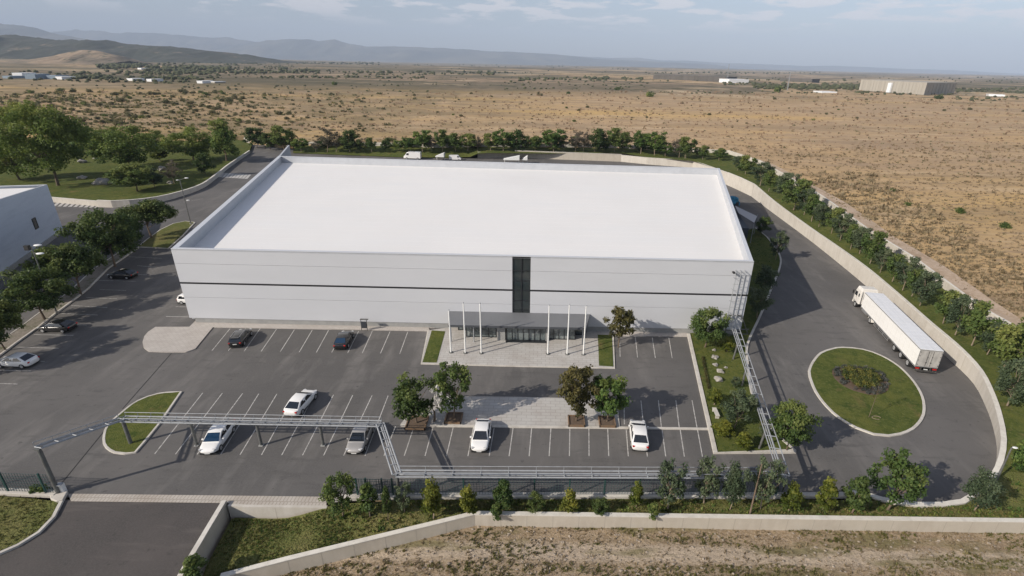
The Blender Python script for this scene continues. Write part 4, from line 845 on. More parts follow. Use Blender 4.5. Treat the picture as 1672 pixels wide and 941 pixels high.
def make_car(label, paint, glass, style, loc, rz, group='cars parked on the asphalt'):
    t = thing('parked_car', label, 'car', loc, rz, group); pm = M[paint]; gm = M[glass]
    S = [(-2.38,.62,.42,.80),(-2.30,.80,.28,.97),(-1.9,.90,.2,1.03),(-.9,.945,.18,.99),(.4,.945,.18,.95),(1.2,.93,.2,.93),(1.65,.91,.22,.88),(2.0,.85,.28,.80),(2.22,.70,.32,.68),(2.32,.46,.38,.54)]
    if style != 'sedan': S[0] = (-2.22,.72,.42,.92); S[1] = (-2.16,.86,.28,1.0); S[2] = (-1.8,.92,.2,1.02)
    b = loft([(x, body_ring(w, zb, zs)) for x, w, zb, zs in S]).build('body', pm, t, smooth=True); sm = b.modifiers.new('sub', 'SUBSURF'); sm.levels = sm.render_levels = 1
    # cabin shell
    if style == 'sedan': xr0, xr1, xf1, xf0 = -2.08, -1.12, .35, 1.36
    elif style == 'hatch': xr0, xr1, xf1, xf0 = -2.18, -1.6, .42, 1.5
    else: xr0, xr1, xf1, xf0 = -2.18, -1.85, .3, 1.3
    zt = 1.50 if style != 'suv' else 1.62; zb = .95
    wb, wt = .86, .68
    rings = [(xr0, [(-wb, zb), (-wb*.96, zb+.03), (wb*.96, zb+.03), (wb, zb)]), (xr1, [(-wb, zb), (-wt, zt-.05), (wt, zt-.05), (wb, zb)]), ((xr1+xf1)/2, [(-wb, zb), (-wt*1.02, zt), (wt*1.02, zt), (wb, zb)]), (xf1, [(-wb, zb), (-wt, zt-.03), (wt, zt-.03), (wb, zb)]), (xf0, [(-wb, zb-.04), (-wb*.94, zb-.02), (wb*.94, zb-.02), (wb, zb-.04)])]
    loft(rings).build('roof', pm, t, bevel=.07).data.polygons.foreach_set('use_smooth', [True]*20)
    def P(x, f, s):                                     # point on the cabin side, f = 0 belt .. 1 roof
        return (x, s*lerp(wb, wt, f), lerp(zb, zt-.04, f))
    a, c = .1, .93
    def lx(x0, x1, f): return lerp(x0, x1, f)
    glassq('windscreen', t, [(lx(xf0, xf1, a), -.76, lerp(zb, zt-.03, a)), (lx(xf0, xf1, a), .76, lerp(zb, zt-.03, a)), (lx(xf0, xf1, c), .585, lerp(zb, zt-.03, c)), (lx(xf0, xf1, c), -.585, lerp(zb, zt-.03, c))], gm, .03)
    glassq('rear_window', t, [(lx(xr0, xr1, a+.05), .74, lerp(zb, zt-.05, a+.07)), (lx(xr0, xr1, a+.05), -.74, lerp(zb, zt-.05, a+.07)), (lx(xr0, xr1, c), -.57, lerp(zb, zt-.05, c)), (lx(xr0, xr1, c), .57, lerp(zb, zt-.05, c))], gm, .03)
    for s in (-1, 1):
        xm = -.38
        glassq('side_window', t, [P(lx(xr0, xr1, .35)+.16, .12, s), P(xm-.05, .12, s), P(xm-.05, .88, s), P(xr1+.1, .88, s)], M['car_glass'], .014)
        glassq('side_window', t, [P(xm+.05, .12, s), P(lx(xf0, xf1, .25)-.1, .12, s), P(xf1-.06, .88, s), P(xm+.05, .88, s)], M['car_glass'], .014)
        mb = MB(); mb.box((.82, s*.99, .98), (.16, .2, .14)); mb.build('wing_mirror', pm, t, bevel=.03)
        mb = MB(); mb.box((2.08, s*.64, .71), (.30, .34, .12), s*-.5); mb.build('headlight', M['head_lamp'], t, bevel=.03)
        zx = -2.27 if style == 'sedan' else -2.14
        mb = MB(); mb.box((zx, s*.65, .83), (.16, .34, .17), s*.25); mb.build('tail_light', M['tail_lamp'], t, bevel=.03)
        for x in (-1.42, 1.45):
            wheel(t, x, s*.955, .335, .22, s)
    mb = MB(); mb.box((2.25, 0, .5), (.1, .6, .14)); mb.build('grille', M['black_plastic'], t, bevel=.02)
    mb = MB(); mb.box((-2.33 if style == 'sedan' else -2.2, 0, .66), (.06, .5, .12)); mb.build('number_plate', M['plate'], t)
    mb = MB(); mb.box((2.29, 0, .36), (.05, .5, .11)); mb.build('number_plate', M['plate'], t)
    mb = MB(); mb.bx(-2.2, 2.2, -.8, .8, .16, .26); mb.build('underbody', M['black_plastic'], t)
    if style == 'hatch':
        mb = MB(); mb.box((-1.78, 0, 1.43), (.3, 1.1, .05)); mb.build('spoiler', pm, t, bevel=.02)
    if style != 'sedan':
        mb = MB()
        for s in (-1, 1): mb.tube((-1.6, s*.58, zt+.03), (.1, s*.58, zt+.03), .025, n=6)
        mb.build('roof_rail', M['alu'], t)
    return t
def park(px, py, lx_, ly_, ux, uy, near, label, paint, glass, style, sc_=1.09):
    """near = 'front' or 'rear' end centre at (px, py) on the ground; bay line from l to u gives the heading"""
    a, b = G(lx_, ly_), G(ux, uy); th = math.atan2(b.y-a.y, b.x-a.x); p = G(px, py); L2 = 2.37*sc_
    c = p+Vector((math.cos(th), math.sin(th), 0))*L2; t = make_car(label, paint, glass, style, c, th+(math.pi if near == 'front' else 0)); t.scale = (sc_,)*3
park(384,570.5, 346,573,375.8,536.5, 'rear', 'black hatchback parked in the left bay by the front wall', 'car_black', 'car_glass', 'hatch')
park(555,574, 541.5,575.8,561.7,540.4, 'rear', 'black sedan with bluish rear glass near the information stand', 'car_black', 'car_glass_blue', 'sedan')
park(474.5,684, 427,742,513.5,643, 'rear', 'white sedan parked alone in the upper row of slanted bays', 'car_white', 'car_glass', 'sedan')
park(339,746.5, 322,742,396,643, 'front', 'white sedan under the pipe rack beside the half moon island', 'car_white', 'car_glass_blue', 'sedan')
park(578,746, 561,744,607.6,646, 'front', 'silver sedan under the corner of the pipe rack', 'car_silver', 'car_glass', 'sedan')
park(782,743, 764,745,773,698, 'front', 'white sedan facing the fence below the middle tree island', 'car_white', 'car_glass', 'sedan')
park(1045,741, 1057,745,1051,700, 'rear', 'white sedan in the right lower row facing the building', 'car_white', 'car_glass', 'sedan')
for x, y, l, lab, paint, st in ((195,456.5,((141,486),(190.6,488)),'black sedan parked highest up along the left row of trees','car_black','sedan'), (87,544,((55,546.6),(120,547.7)),'black sedan in the tree shade in the middle of the left bays','car_black','sedan'), (19,602,((0,588),(73,590.3)),'white sedan at the left edge of the photo under the trees','car_white','sedan')):
    a, b = G(*l[0]), G(*l[1]); th = math.atan2(b.y-a.y, b.x-a.x); p = G(x, y)+Vector((-math.sin(th), math.cos(th), 0))*.98
    t = make_car(lab, paint, 'car_glass', st, p, th+math.pi); t.scale = (1.08,)*3
p = G(298, 497.5); make_car('white hatchback half hidden behind the left front corner of the warehouse', 'car_white', 'car_glass', 'suv', p+Vector((1.3, .95, 0)), R(1))
def make_van(label, loc, rz, s=1.0):
    t = thing('delivery_van', label, 'van', loc, rz)
    mb = MB(); mb.v = []; secs = [(-2.9, [(-1,.4),(-1,2.5),(1,2.5),(1,.4)]), (1.3, [(-1,.4),(-1,2.6),(1,2.6),(1,.4)]), (1.9, [(-1,.4),(-.92,2.35),(.92,2.35),(1,.4)]), (2.6,[(-.98,.4),(-.9,1.4),(.9,1.4),(.98,.4)]), (3.1,[(-.9,.4),(-.85,1.05),(.85,1.05),(.9,.4)])]
    loft(secs).build('body', M['car_white'], t, bevel=.06)
    glassq('windscreen', t, [(2.5,-.8,1.5),(2.5,.8,1.5),(2.0,.78,2.2),(2.0,-.78,2.2)], M['car_glass'], .05)
    for sg in (-1, 1):
        glassq('side_window', t, [(1.2, sg*1.0, 1.5), (2.2, sg*.94, 1.5), (1.9, sg*.94, 2.15), (1.2, sg*.98, 2.2)], M['car_glass'], .03)
        for x in (-1.9, 2.0): wheel(t, x, sg*1.01, .38, .25, sg)
        mb = MB(); mb.box((-2.92, sg*.85, 1.2), (.06, .15, .5)); mb.build('tail_light', M['tail_lamp'], t)
    t.scale = (s,)*3; return t
p = G(672, 262); make_van('white high roof van parked behind the left half of the warehouse roof', Vector((p.x, p.y+3, 0)), R(178), 1.25)
p = G(742, 263); make_van('low white van behind the roof edge, right of the high roof van', Vector((p.x, p.y+2, 0)), R(2), .88)

def make_truck():
    a, b = Vector((55.65, 64.4, 0)), Vector((59.2, 84.7, 0)); th = math.atan2(b.y-a.y, b.x-a.x)
    t = thing('articulated_truck', 'long white articulated truck standing beside the curved wall', 'truck', a, th)
    W = 1.46
    def bx(name, x0, x1, y0, y1, z0, z1, m, par=t, bev=0): mb = MB(); mb.bx(x0, x1, y0, y1, z0, z1); return mb.build(name, M[m], par, bevel=bev)
    box = bx('trailer_body', .05, 20.4, -W, W, 1.25, 3.98, 'truck_white', bev=.015)
    bx('trailer_roof', .0, 20.45, -W-.02, W+.02, 3.985, 4.06, 'truck_roof', box, .02)
    mb = MB()
    for k in range(1, 17): mb.bx(k*1.2, k*1.2+.05, -W+.05, W-.05, 4.062, 4.075)
    mb.build('roof_rib', M['truck_roof'], box)
    mb = MB()
    for k in range(1, 14):
        for s in (-1, 1): mb.box((k*1.45, s*(W+.004), 2.6), (.03, .012, 2.5))
    mb.build('panel_joint', mat('panel seam', (.6, .59, .57), .5), box)
    for s in (-1, 1):
        bx('side_rail', .05, 20.4, *(sorted((s*W, s*(W+.05)))), 1.13, 1.32, 'alu', box)
        bx('edge_trim', .05, 20.4, *(sorted((s*(W-.03), s*(W+.03)))), 3.86, 3.975, 'alu', box)
    for s in (-1, 1):
        d = bx('rear_door', -.04, .045, *(sorted((s*.03, s*(W-.08)))), 1.35, 3.85, 'truck_door')
        mb = MB()
        for y in (.3,): mb.tube((-.07, s*y, 1.38), (-.07, s*y, 3.82), .022, n=6); mb.box((-.1, s*y, 2.0), (.05, .22, .06)); mb.box((-.1, s*y, 2.9), (.05, .1, .1))
        mb.build('lock_rod', M['chassis'], d)
        mb = MB()
        for z in (1.6, 2.3, 3.0, 3.6): mb.box((-.06, s*(W-.12), z), (.05, .13, .07))
        mb.build('hinge', M['chassis'], d)
    mb = MB(); mb.bx(-.03, .06, -W, W, 1.2, 1.345); mb.bx(-.03, .06, -W, W, 3.855, 3.98); mb.bx(-.03, .06, -W, -W+.075, 1.35, 3.85); mb.bx(-.03, .06, W-.075, W, 1.35, 3.85); mb.build('door_frame', M['alu'], t)
    mb = MB()
    for s in (-1, 1): mb.bx(.3, 20, s*.45-.08, s*.45+.08, .85, 1.24)
    for x in np.arange(.6, 16, 1.5): mb.bx(x, x+.1, -W+.1, W-.1, 1.1, 1.23)
    mb.build('chassis', M['chassis'], t)
    mb = MB(); mb.bx(-.02, .1, -1.3, 1.3, .45, .6)
    for s in (-1, 1): mb.bx(.0, .1, s*.6-.05, s*.6+.05, .6, 1.2)
    mb.build('bumper_bar', M['chassis'], t)
    for s in (-1, 1):
        mb = MB(); mb.box((-.03, s*1.12, .98), (.08, .5, .2)); mb.build('tail_light', M['tail_lamp'], t)
        mb = MB()
        for z in (.55, .85): mb.tube((9, s*(W-.05), z), (14.5, s*(W-.05), z), .045, n=6)
        for x in (9, 11, 12.7, 14.5): mb.tube((x, s*(W-.05), .5), (x, s*(W-.1), 1.15), .03, n=6)
        mb.build('side_guard', M['alu'], t)
        mb = MB(); mb.bx(14.2, 14.4, s*1.0-.1, s*1.0+.1, .1, 1.2); mb.build('landing_leg', M['chassis'], t)
        for x in (2.1, 4.35, 6.6, 16.2): wheel(t, x, s*(W-.02), .56, .42, s)
        mb = MB(); mb.box((1.0, s*1.2, .7), (.06, .45, .6)); mb.build('mud_flap', M['black_plastic'], t)
    plate = MB(); plate.box((-.04, 0, .85), (.05, .5, .14)); plate.build('number_plate', M['plate'], t)
    # tractor
    mb = MB()
    for s in (-1, 1): mb.bx(14.8, 24.6, s*.4-.08, s*.4+.08, .75, 1.0)
    mb.bx(15.3, 17.2, -.6, .6, 1.0, 1.2); mb.build('tractor_frame', M['chassis'], t)
    for s in (-1, 1):
        mb = MB(); mb.tube((18.4, s*1.0, .75), (20.3, s*1.0, .75), .34, n=12); mb.build('fuel_tank', M['alu'], t)
        mb = MB()
        for k in range(9):
            an_ = math.pi*(.08+.84*k/8); an2 = math.pi*(.08+.84*(k+1)/8)
            mb.box((16.2+math.cos((an_+an2)/2)*.7, s*(W-.22), .56+math.sin((an_+an2)/2)*.7), (.28, .5, .05), rot=Matrix.Rotation(-((an_+an2)/2-math.pi/2), 3, 'Y'))
        mb.build('mudguard', M['truck_cab'], t)
        wheel(t, 23.1, s*(W-.02), .56, .38, s)
    cabs = [(21.25, [(-1.38,.85),(-1.38,3.45),(-1.2,3.9),(1.2,3.9),(1.38,3.45),(1.38,.85)]), (23.1, [(-1.38,.85),(-1.38,3.35),(-1.18,3.8),(1.18,3.8),(1.38,3.35),(1.38,.85)]), (23.5, [(-1.38,.75),(-1.37,2.75),(-1.2,3.1),(1.2,3.1),(1.37,2.75),(1.38,.75)]), (23.85, [(-1.34,.6),(-1.34,1.9),(-1.25,2.0),(1.25,2.0),(1.34,1.9),(1.34,.6)]), (23.95, [(-1.28,.5),(-1.28,1.5),(-1.2,1.6),(1.2,1.6),(1.28,1.5),(1.28,.5)])]
    cb = loft(cabs).build('cab', M['truck_cab'], t, bevel=.05); cb.location = (.75, 0, .12)
    glassq('windscreen', cb, [(23.78, -1.15, 2.08), (23.78, 1.15, 2.08), (23.52, 1.1, 2.95), (23.52, -1.1, 2.95)], M['car_glass'], .04)
    for s in (-1, 1):
        glassq('side_window', cb, [(22.5, s*1.38, 1.95), (23.55, s*1.37, 1.95), (23.4, s*1.37, 2.75), (22.5, s*1.38, 2.8)], M['car_glass'], .02)
        glassq('rear_window', cb, [(21.5, s*1.38, 2.15), (21.95, s*1.38, 2.15), (21.95, s*1.38, 2.75), (21.5, s*1.38, 2.75)], M['car_glass'], .02)
        mb = MB(); mb.box((23.75, s*1.62, 2.35), (.12, .24, .62)); mb.box((23.65, s*1.48, 2.7), (.06, .3, .05)); mb.build('wing_mirror', M['black_plastic'], cb, bevel=.02)
        mb = MB(); mb.box((23.93, s*1.0, .95), (.06, .42, .22)); mb.build('headlight', M['head_lamp'], cb)
        mb = MB()
        for z in (.45, .8): mb.box((23.0, s*1.36, z+.25), (.5, .12, .05))
        mb.build('step', M['chassis'], cb)
        mb = MB(); mb.box((22.48, s*1.385, 1.9), (.02, .012, 2.0)); mb.box((23.62, s*1.385, 1.5), (.02, .012, 1.2)); mb.box((22.7, s*1.4, 1.75), (.2, .03, .05)); mb.build('door_line', M['chassis'], cb)
        mb = MB(); mb.bx(21.0, 21.3, *(sorted((s*1.2, s*1.36))), 1.0, 3.4); mb.build('side_deflector', M['truck_cab'], cb, bevel=.03)
    mb = MB(); mb.box((21.22, 0, 2.3), (.04, 1.6, .9)); mb.build('rear_panel', M['chassis'], cb)
    mb = MB(); mb.box((23.98, 0, 1.2), (.03, 1.5, .5)); mb.build('grille', M['black_plastic'], cb)
    mb = MB(); mb.box((23.95, 0, .45), (.25, 2.6, .35)); mb.build('bumper', M['truck_cab'], cb, bevel=.05)
    mb = MB(); mb.box((20.43, .7, 2.3), (.1, .9, .7)); mb.build('cooling_unit', M['chassis'], box)
make_truck()

# ------------------------------------------------------------------ trees and shrubs
def leaf_cloud(seed, clumps, per, size, flat=.0):
    """clumps: list of (centre, radius, tint) -> quads of leaves spread over each clump's shell"""
    r = np.random.RandomState(seed); V = []; T = []
    for c, rad, ti in clumps:
        k = int(per*r.uniform(.8, 1.2)); d = r.normal(size=(k, 3)); d /= np.linalg.norm(d, axis=1)[:, None]
        p = np.array(c)+d*(rad*r.uniform(.35, 1.08, (k, 1)))*np.array([1, 1, .82])
        nrm = d*.7+r.normal(size=(k, 3))*.55+np.array([0, 0, .35]); nrm /= np.linalg.norm(nrm, axis=1)[:, None]
        a = np.cross(nrm, r.normal(size=(k, 3))); a /= np.linalg.norm(a, axis=1)[:, None]; b = np.cross(nrm, a)
        s = size*r.uniform(.6, 1.35, (k, 1))
        q = np.stack([p-a*s*.5-b*s*.15, p+b*s*.42-a*s*.05, p+a*s*.55, p-b*s*.4+a*s*.05], 1); V.append(q.reshape(-1, 3))
        T.append(np.clip(ti+r.uniform(-.16, .16, k), 0, 1))
    V = np.concatenate(V); T = np.concatenate(T); n = len(T); return V, np.arange(4*n).reshape(n, 4), T
def make_tree(name, kind, seed, spec, key_=''):
    """unit-height tree as a thing with trunk and crown; spec: th bole height, cz crown centre, rx, rz radii, n clumps, cr clump radius, leaf size, shape"""
    q = random.Random(seed); th, cz, rx, rz, n, cr_, ls, per = (spec[k] for k in ('th', 'cz', 'rx', 'rz', 'n', 'cr', 'ls', 'per')); shape = spec.get('shape', 'round')
    t = bpy.data.objects.new(name, None); C.objects.link(t)
    clumps = []; tries = 0
    while len(clumps) < n and tries < 4000:
        tries += 1
        u = Vector([q.uniform(-1, 1) for _ in range(3)])
        if u.length > 1 or u.length < spec.get('hollow', .3): continue
        lump = 1+.28*mnoise.noise(u*2.2+Vector((seed, 0, 0)))
        x, y, z = u.x*rx*lump, u.y*rx*lump, u.z*rz*lump
        if shape == 'cone': f = lerp(1.15, .25, (u.z+1)/2); x *= f; y *= f
        if shape == 'broad': z = abs(z)*.9-rz*.35 if q.random() < .75 else z*.6
        if shape == 'vase': f = lerp(.45, 1.1, (u.z+1)/2); x *= f; y *= f
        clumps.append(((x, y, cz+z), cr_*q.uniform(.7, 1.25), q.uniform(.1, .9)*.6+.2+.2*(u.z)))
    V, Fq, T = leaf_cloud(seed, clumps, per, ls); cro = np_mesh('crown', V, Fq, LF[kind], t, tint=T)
    mb = MB(); r0 = spec.get('r', .013 if key_.startswith('row') or key_.startswith('grey') else .017); lean = Vector((q.uniform(-.03, .03), q.uniform(-.03, .03), 0))
    top = Vector((0, 0, th))+lean; mb.tube((0, 0, -.02), top*.5, r0*1.15, r0*.9, n=7); mb.tube(top*.5, top, r0*.9, r0*.75, n=7)
    up = top+Vector((0, 0, (cz-th)*.9)); mb.tube(top, up, r0*.7, r0*.35, n=6)
    for c, _, _ in sorted(clumps, key=lambda c: c[0][2])[::max(1, n//spec.get('limbs', 12))]:
        c = Vector(c); s = top.lerp(up, q.uniform(0, .7)); m_ = s.lerp(c, .5)+Vector((0, 0, -.02)); mb.tube(s, m_, r0*.42, r0*.28, n=5); mb.tube(m_, c, r0*.28, r0*.08, n=4)
    mb.build('trunk', M[spec.get('bark', 'bark')], t)
    t['_w'] = rx*2+cr_*1.6; return t
PR_ = {}
def proto(key, kind, seed, **spec): PR_[key] = (kind, seed, spec)
proto('round', 'dark', 1, th=.2, cz=.56, rx=.42, rz=.36, n=64, cr=.105, ls=.032, per=170)
proto('round2', 'dark', 2, th=.2, cz=.55, rx=.44, rz=.36, n=60, cr=.11, ls=.034, per=170, shape='broad')
proto('plaza_g', 'dark', 3, th=.16, cz=.56, rx=.36, rz=.36, n=46, cr=.1, ls=.042, per=80, hollow=.4)
proto('plaza_m', 'mid', 4, th=.18, cz=.58, rx=.3, rz=.37, n=42, cr=.095, ls=.038, per=85, hollow=.35)
proto('plaza_b', 'brown', 5, th=.16, cz=.57, rx=.38, rz=.37, n=54, cr=.095, ls=.04, per=85, hollow=.4)
proto('plaza_f', 'bright', 6, th=.18, cz=.58, rx=.33, rz=.36, n=48, cr=.1, ls=.042, per=90, hollow=.35)
proto('thin_b', 'brown', 7, th=.22, cz=.62, rx=.26, rz=.34, n=44, cr=.09, ls=.036, per=85, hollow=.3)
proto('bush_tree', 'mid', 8, th=.14, cz=.55, rx=.4, rz=.38, n=56, cr=.11, ls=.038, per=130)
proto('grey', 'grey', 9, th=.17, cz=.57, rx=.33, rz=.38, n=42, cr=.1, ls=.036, per=100, bark='bark_pale')
proto('grey2', 'grey', 10, th=.15, cz=.56, rx=.36, rz=.38, n=42, cr=.11, ls=.036, per=100, bark='bark_pale', shape='vase')
proto('row_a', 'mid', 11, th=.16, cz=.56, rx=.32, rz=.37, n=38, cr=.11, ls=.05, per=80, bark='bark_pale')
proto('row_b', 'dark', 12, th=.14, cz=.54, rx=.36, rz=.38, n=38, cr=.11, ls=.05, per=80)
proto('row_c', 'bright', 13, th=.2, cz=.6, rx=.28, rz=.36, n=34, cr=.1, ls=.05, per=80, bark='bark_pale')
proto('row_d', 'bare', 14, th=.2, cz=.58, rx=.34, rz=.36, n=28, cr=.1, ls=.035, per=60, bark='bark_pale', limbs=20)
proto('young', 'mid', 15, th=.2, cz=.56, rx=.24, rz=.38, n=24, cr=.1, ls=.055, per=75, shape='cone', bark='bark_pale')
proto('young_y', 'yellow', 16, th=.16, cz=.54, rx=.25, rz=.38, n=26, cr=.1, ls=.06, per=75, shape='cone', bark='bark_pale')
proto('young_d', 'dark', 17, th=.18, cz=.56, rx=.28, rz=.38, n=26, cr=.1, ls=.055, per=85, shape='cone')
proto('airy', 'grey', 18, th=.2, cz=.6, rx=.28, rz=.38, n=40, cr=.085, ls=.04, per=60, hollow=.2, bark='bark_pale', limbs=18)
proto('park_big', 'olive', 19, th=.18, cz=.6, rx=.44, rz=.38, n=80, cr=.095, ls=.024, per=220, limbs=18)
proto('park', 'olive', 20, th=.14, cz=.55, rx=.46, rz=.4, n=56, cr=.12, ls=.032, per=150, limbs=16)
proto('park_c', 'bright', 21, th=.12, cz=.54, rx=.3, rz=.42, n=44, cr=.105, ls=.034, per=130, shape='cone')
used = set(); GROW = {'round': 1.0, 'round2': 1.0, 'park_big': 1.22, 'park': 1.22, 'young': 1.25, 'young_y': 1.25, 'young_d': 1.25}
def plant(key, x, y, ytop, wpx, label, cat='tree', group=None, z=0.0, name='tree', tw=None):
    b = G(x, y, z); kind, seed, spec = PR_[key]; h = height(b, ytop); wpx *= GROW.get(key, 1.18)
    if key not in used:
        used.add(key); t = make_tree(name, kind, seed, spec, key); PR_[key] = (kind, seed, spec); SRC[key] = t; o = t
    else:
        s = SRC[key]; o = s.copy(); C.objects.link(o)
        for ch in s.children: c = ch.copy(); C.objects.link(c); c.parent = o
        o.name = name
    wd = wpx/scale_at(b+Vector((0, 0, h/2))); sx = wd/o['_w']; o.location = b; o.rotation_euler = (0, 0, rnd.uniform(0, 6.28)); o.scale = (sx, sx, h/.97)
    tag(o, label, cat, group); return o
SRC = {}
G1 = 'dark trees in the left strip between lane and parking bays'
for key, x, y, yt, w_, lab in (('round',-40,606,500,110,'dark round tree cut by the left edge of the photo'), ('round2',10,573,478,85,'dense dark tree behind the white car at the left edge'), ('round',74,523,437,112,'dark spreading tree just left of the lamp post with disc heads'), ('round2',132,482,377,112,'largest dark tree of the left row, right of the lamp post'), ('round',188,436,340,104,'dark tree behind the highest parked black sedan'), ('round2',248,389,314,92,'dark tree at the head of the left row near the thin lamp post'), ('round',219,412,346,58,'dark tree filling the gap between the highest black sedan and the lamp post')):
    plant(key, x, y, yt, w_, lab, group=G1)
G2 = 'trees on the park lawn'
for key, x, y, yt, w_, lab in (('park_big',95,303,172,116,'tallest spreading tree of the park with forked trunk'), ('park',33,294,222,88,'dark spreading tree left of the tallest park tree'), ('park',28,222,168,55,'pale green tree at the far left back of the park'), ('park',66,228,172,60,'pale tree behind the tallest park tree'), ('park_c',148,249,206,50,'bushy tree right behind the tallest park tree'), ('park',210,276,208,92,'broad umbrella shaped tree in the middle of the park'), ('park',252,247,214,46,'low tree right of the broad umbrella shaped tree'), ('bush_tree',224,312,266,62,'low bushy tree at the front edge of the park'), ('grey',253,306,274,34,'small grey green tree at the front edge of the park'), ('park',316,262,210,72,'spreading tree in the right part of the park'), ('row_b',336,285,247,32,'small dark cone tree near the park kerb'), ('park_c',370,263,191,54,'tall pale cone shaped tree at the right end of the park'), ('park',180,240,208,50,'pale tree at the back of the park above the umbrella tree')):
    plant(key, x, y, yt, w_, lab, group=G2, z=.7)
plant('row_d', 285, 300, 262, 30, 'thin airy sapling beside the thin lamp post', z=.7)
b = None
keys = ['row_b','row_a','row_c','row_a','row_d','row_b','row_a','row_d','row_c','row_b','row_a','row_b','row_d','row_c']
bx_ = [418,442,466,492,516,534,551,570,589,608,630,651,668,688,707,724,745,762,780,800,820,841,860,873,902,922,938,951,970,986,1004,1021,1045,1068,1088,1107,1120,1147,1172]
for i, x in enumerate(bx_):
    y = float(np.interp(x, [418,480,780,1014,1060,1120,1180], [241,248,246.5,247,252,258,263])); z = float(np.interp(x, [418,480,780,1180], [.3,.5,2.8,4])); hgt = rnd.uniform(19, 40)*(1.1 if x < 470 else 1)
    plant(keys[(i*5+i//3) % len(keys)], x+rnd.uniform(-2, 2), y, y-hgt, rnd.uniform(.75, 1.1)*hgt*(1.1 if x < 500 else 1), '%s tree from the left in the row behind the warehouse' % ordn[i], group='row of trees behind the warehouse', z=z)
for ix, x in enumerate(range(430, 1180, 34)):                         # dark undergrowth between the row and the boundary wall
    y = float(np.interp(x, [418,480,780,1014,1060,1120,1180], [238,243,243,244,249,254,258]))-1; z = float(np.interp(x, [418,480,780,1180], [.3,.5,2.8,4]))
    plant(('row_b','bush_tree','row_d')[(x//34) % 3], x+rnd.uniform(-6, 6), y, y-rnd.uniform(12, 22), rnd.uniform(18, 34), '%s dark shrub from the left filling gaps behind the back row of trees' % ordn[ix], 'shrub', 'undergrowth behind the back row', z=z, name='shrub')
rr = [(1204,280,26,22),(1217,286,34,28),(1241,303,40,36),(1255,312,34,28),(1283,327,46,42),(1296,342,52,48),(1313,350,44,32),(1325,361,44,34),(1337,370,38,26),(1357.5,382,46,34),(1371,394.5,48,36),(1388,408,42,32),(1403,416,46,36),(1420,431,54,42),(1437,445,40,28),(1457,459,44,36),(1474,473,56,40),(1489,483,44,36),(1502,498,56,42),(1540,527,56,44),(1560,546,62,46),(1587,563,70,52),(1612,578,50,40),(1639,602,72,62),(1645,661,72,60),(1672,585,74,60),(1690,640,70,60)]
rk = ['grey','row_b','row_a','grey2','row_a','row_b','grey','row_a','row_b']
for i, (x, y, hp, wp_) in enumerate(rr):
    p0 = G(x, y); # height of the raised belt beside the wall
    g = [min(((p_.x-p0.x)**2+(p_.y-p0.y)**2, h_) for p_, h_ in zip(PR, HR))][0][1]+.05 if i > 1 else 4.0
    plant(rk[(i*4+i//2) % len(rk)], x, y, y-hp, wp_, '%s tree down the grass belt along the curved wall, counted from the back' % ordn[i], group='trees in the grass belt along the curved wall', z=g)
# plaza trees with planters
for key, x, y, yt, w_, lab in (('plaza_g',681,692,611,76,'dark open tree on the left end of the tree island'), ('plaza_m',741,684,590,60,'green tree with pale blossoms, second from the left on the tree island'), ('plaza_b',941,689,596,70,'bronze leaved tree on the tree island'), ('plaza_f',991,690,612,62,'fresh green tree on the right end of the tree island'), ('thin_b',1010,566,503,46,'bronze young tree by the right front wall')):
    o = plant(key, x, y, yt, w_, lab, z=.13); b = o.location
    if y > 600:
        t = thing('planter_box', lab.split(' tree')[0]+' tree\'s square timber edged planting pit', 'planter', (b.x, b.y, .12)); s = .95 if x > 700 else 1.15
        mb = MB()
        for a_, c_ in (((-s, -s), (s, -s)), ((s, -s), (s, s)), ((s, s), (-s, s)), ((-s, s), (-s, -s))): mb.box(((a_[0]+c_[0])/2, (a_[1]+c_[1])/2, .14), (abs(a_[0]-c_[0])+.12 or .12, abs(a_[1]-c_[1])+.12 or .12, .28))
        mb.build('edging', M['timber'], t); mb = MB(); mb.bx(-s+.06, s-.06, -s+.06, s-.06, .02, .16); mb.build('soil', M['soil'], t)
        if 735 < x < 745: BLO = o
# garden bed right of the car park
for key, x, y, yt, w_, lab, nm in (('bush_tree',1151,567,502,60,'round bushy tree by the right end of the front wall','tree'), ('grey',1199,699,638,56,'grey green tree in the lower half of the garden bed','tree'), ('bush_tree',1284,736,655,64,'round dense tree at the lower right corner of the garden bed','tree'), ('grey',1266,424,376,28,'slim tree in the shade right of the warehouse','tree'), ('grey2',1247,480,435,44,'shaded bushy tree beside the right front corner of the warehouse','tree'), ('grey2',1236,520,470,46,'shaded tree below the right front corner of the warehouse','tree'), ('row_b',1243,382,352,26,'shaded shrub at the far end of the garden bed under the sail','shrub'),
    ('young_y',1187,574,552,26,'yellow green shrub near the wall trestle','shrub'), ('young_y',1166,661,636,30,'yellow shrub on the left side of the garden bed','shrub'), ('young_y',1180,712,690,40,'wide yellow green shrub near the lower left of the garden bed','shrub'), ('young_y',1212,732,706,30,'yellow shrub at the bottom of the garden bed','shrub'), ('grey',1199,633,616,16,'small grey shrub by the gantry footing','shrub'), ('grey',1244,716,696,18,'small grey shrub beside the lowest gantry footing','shrub')):
    plant(key, x, y, yt, w_, lab, nm, z=.14, name=nm)
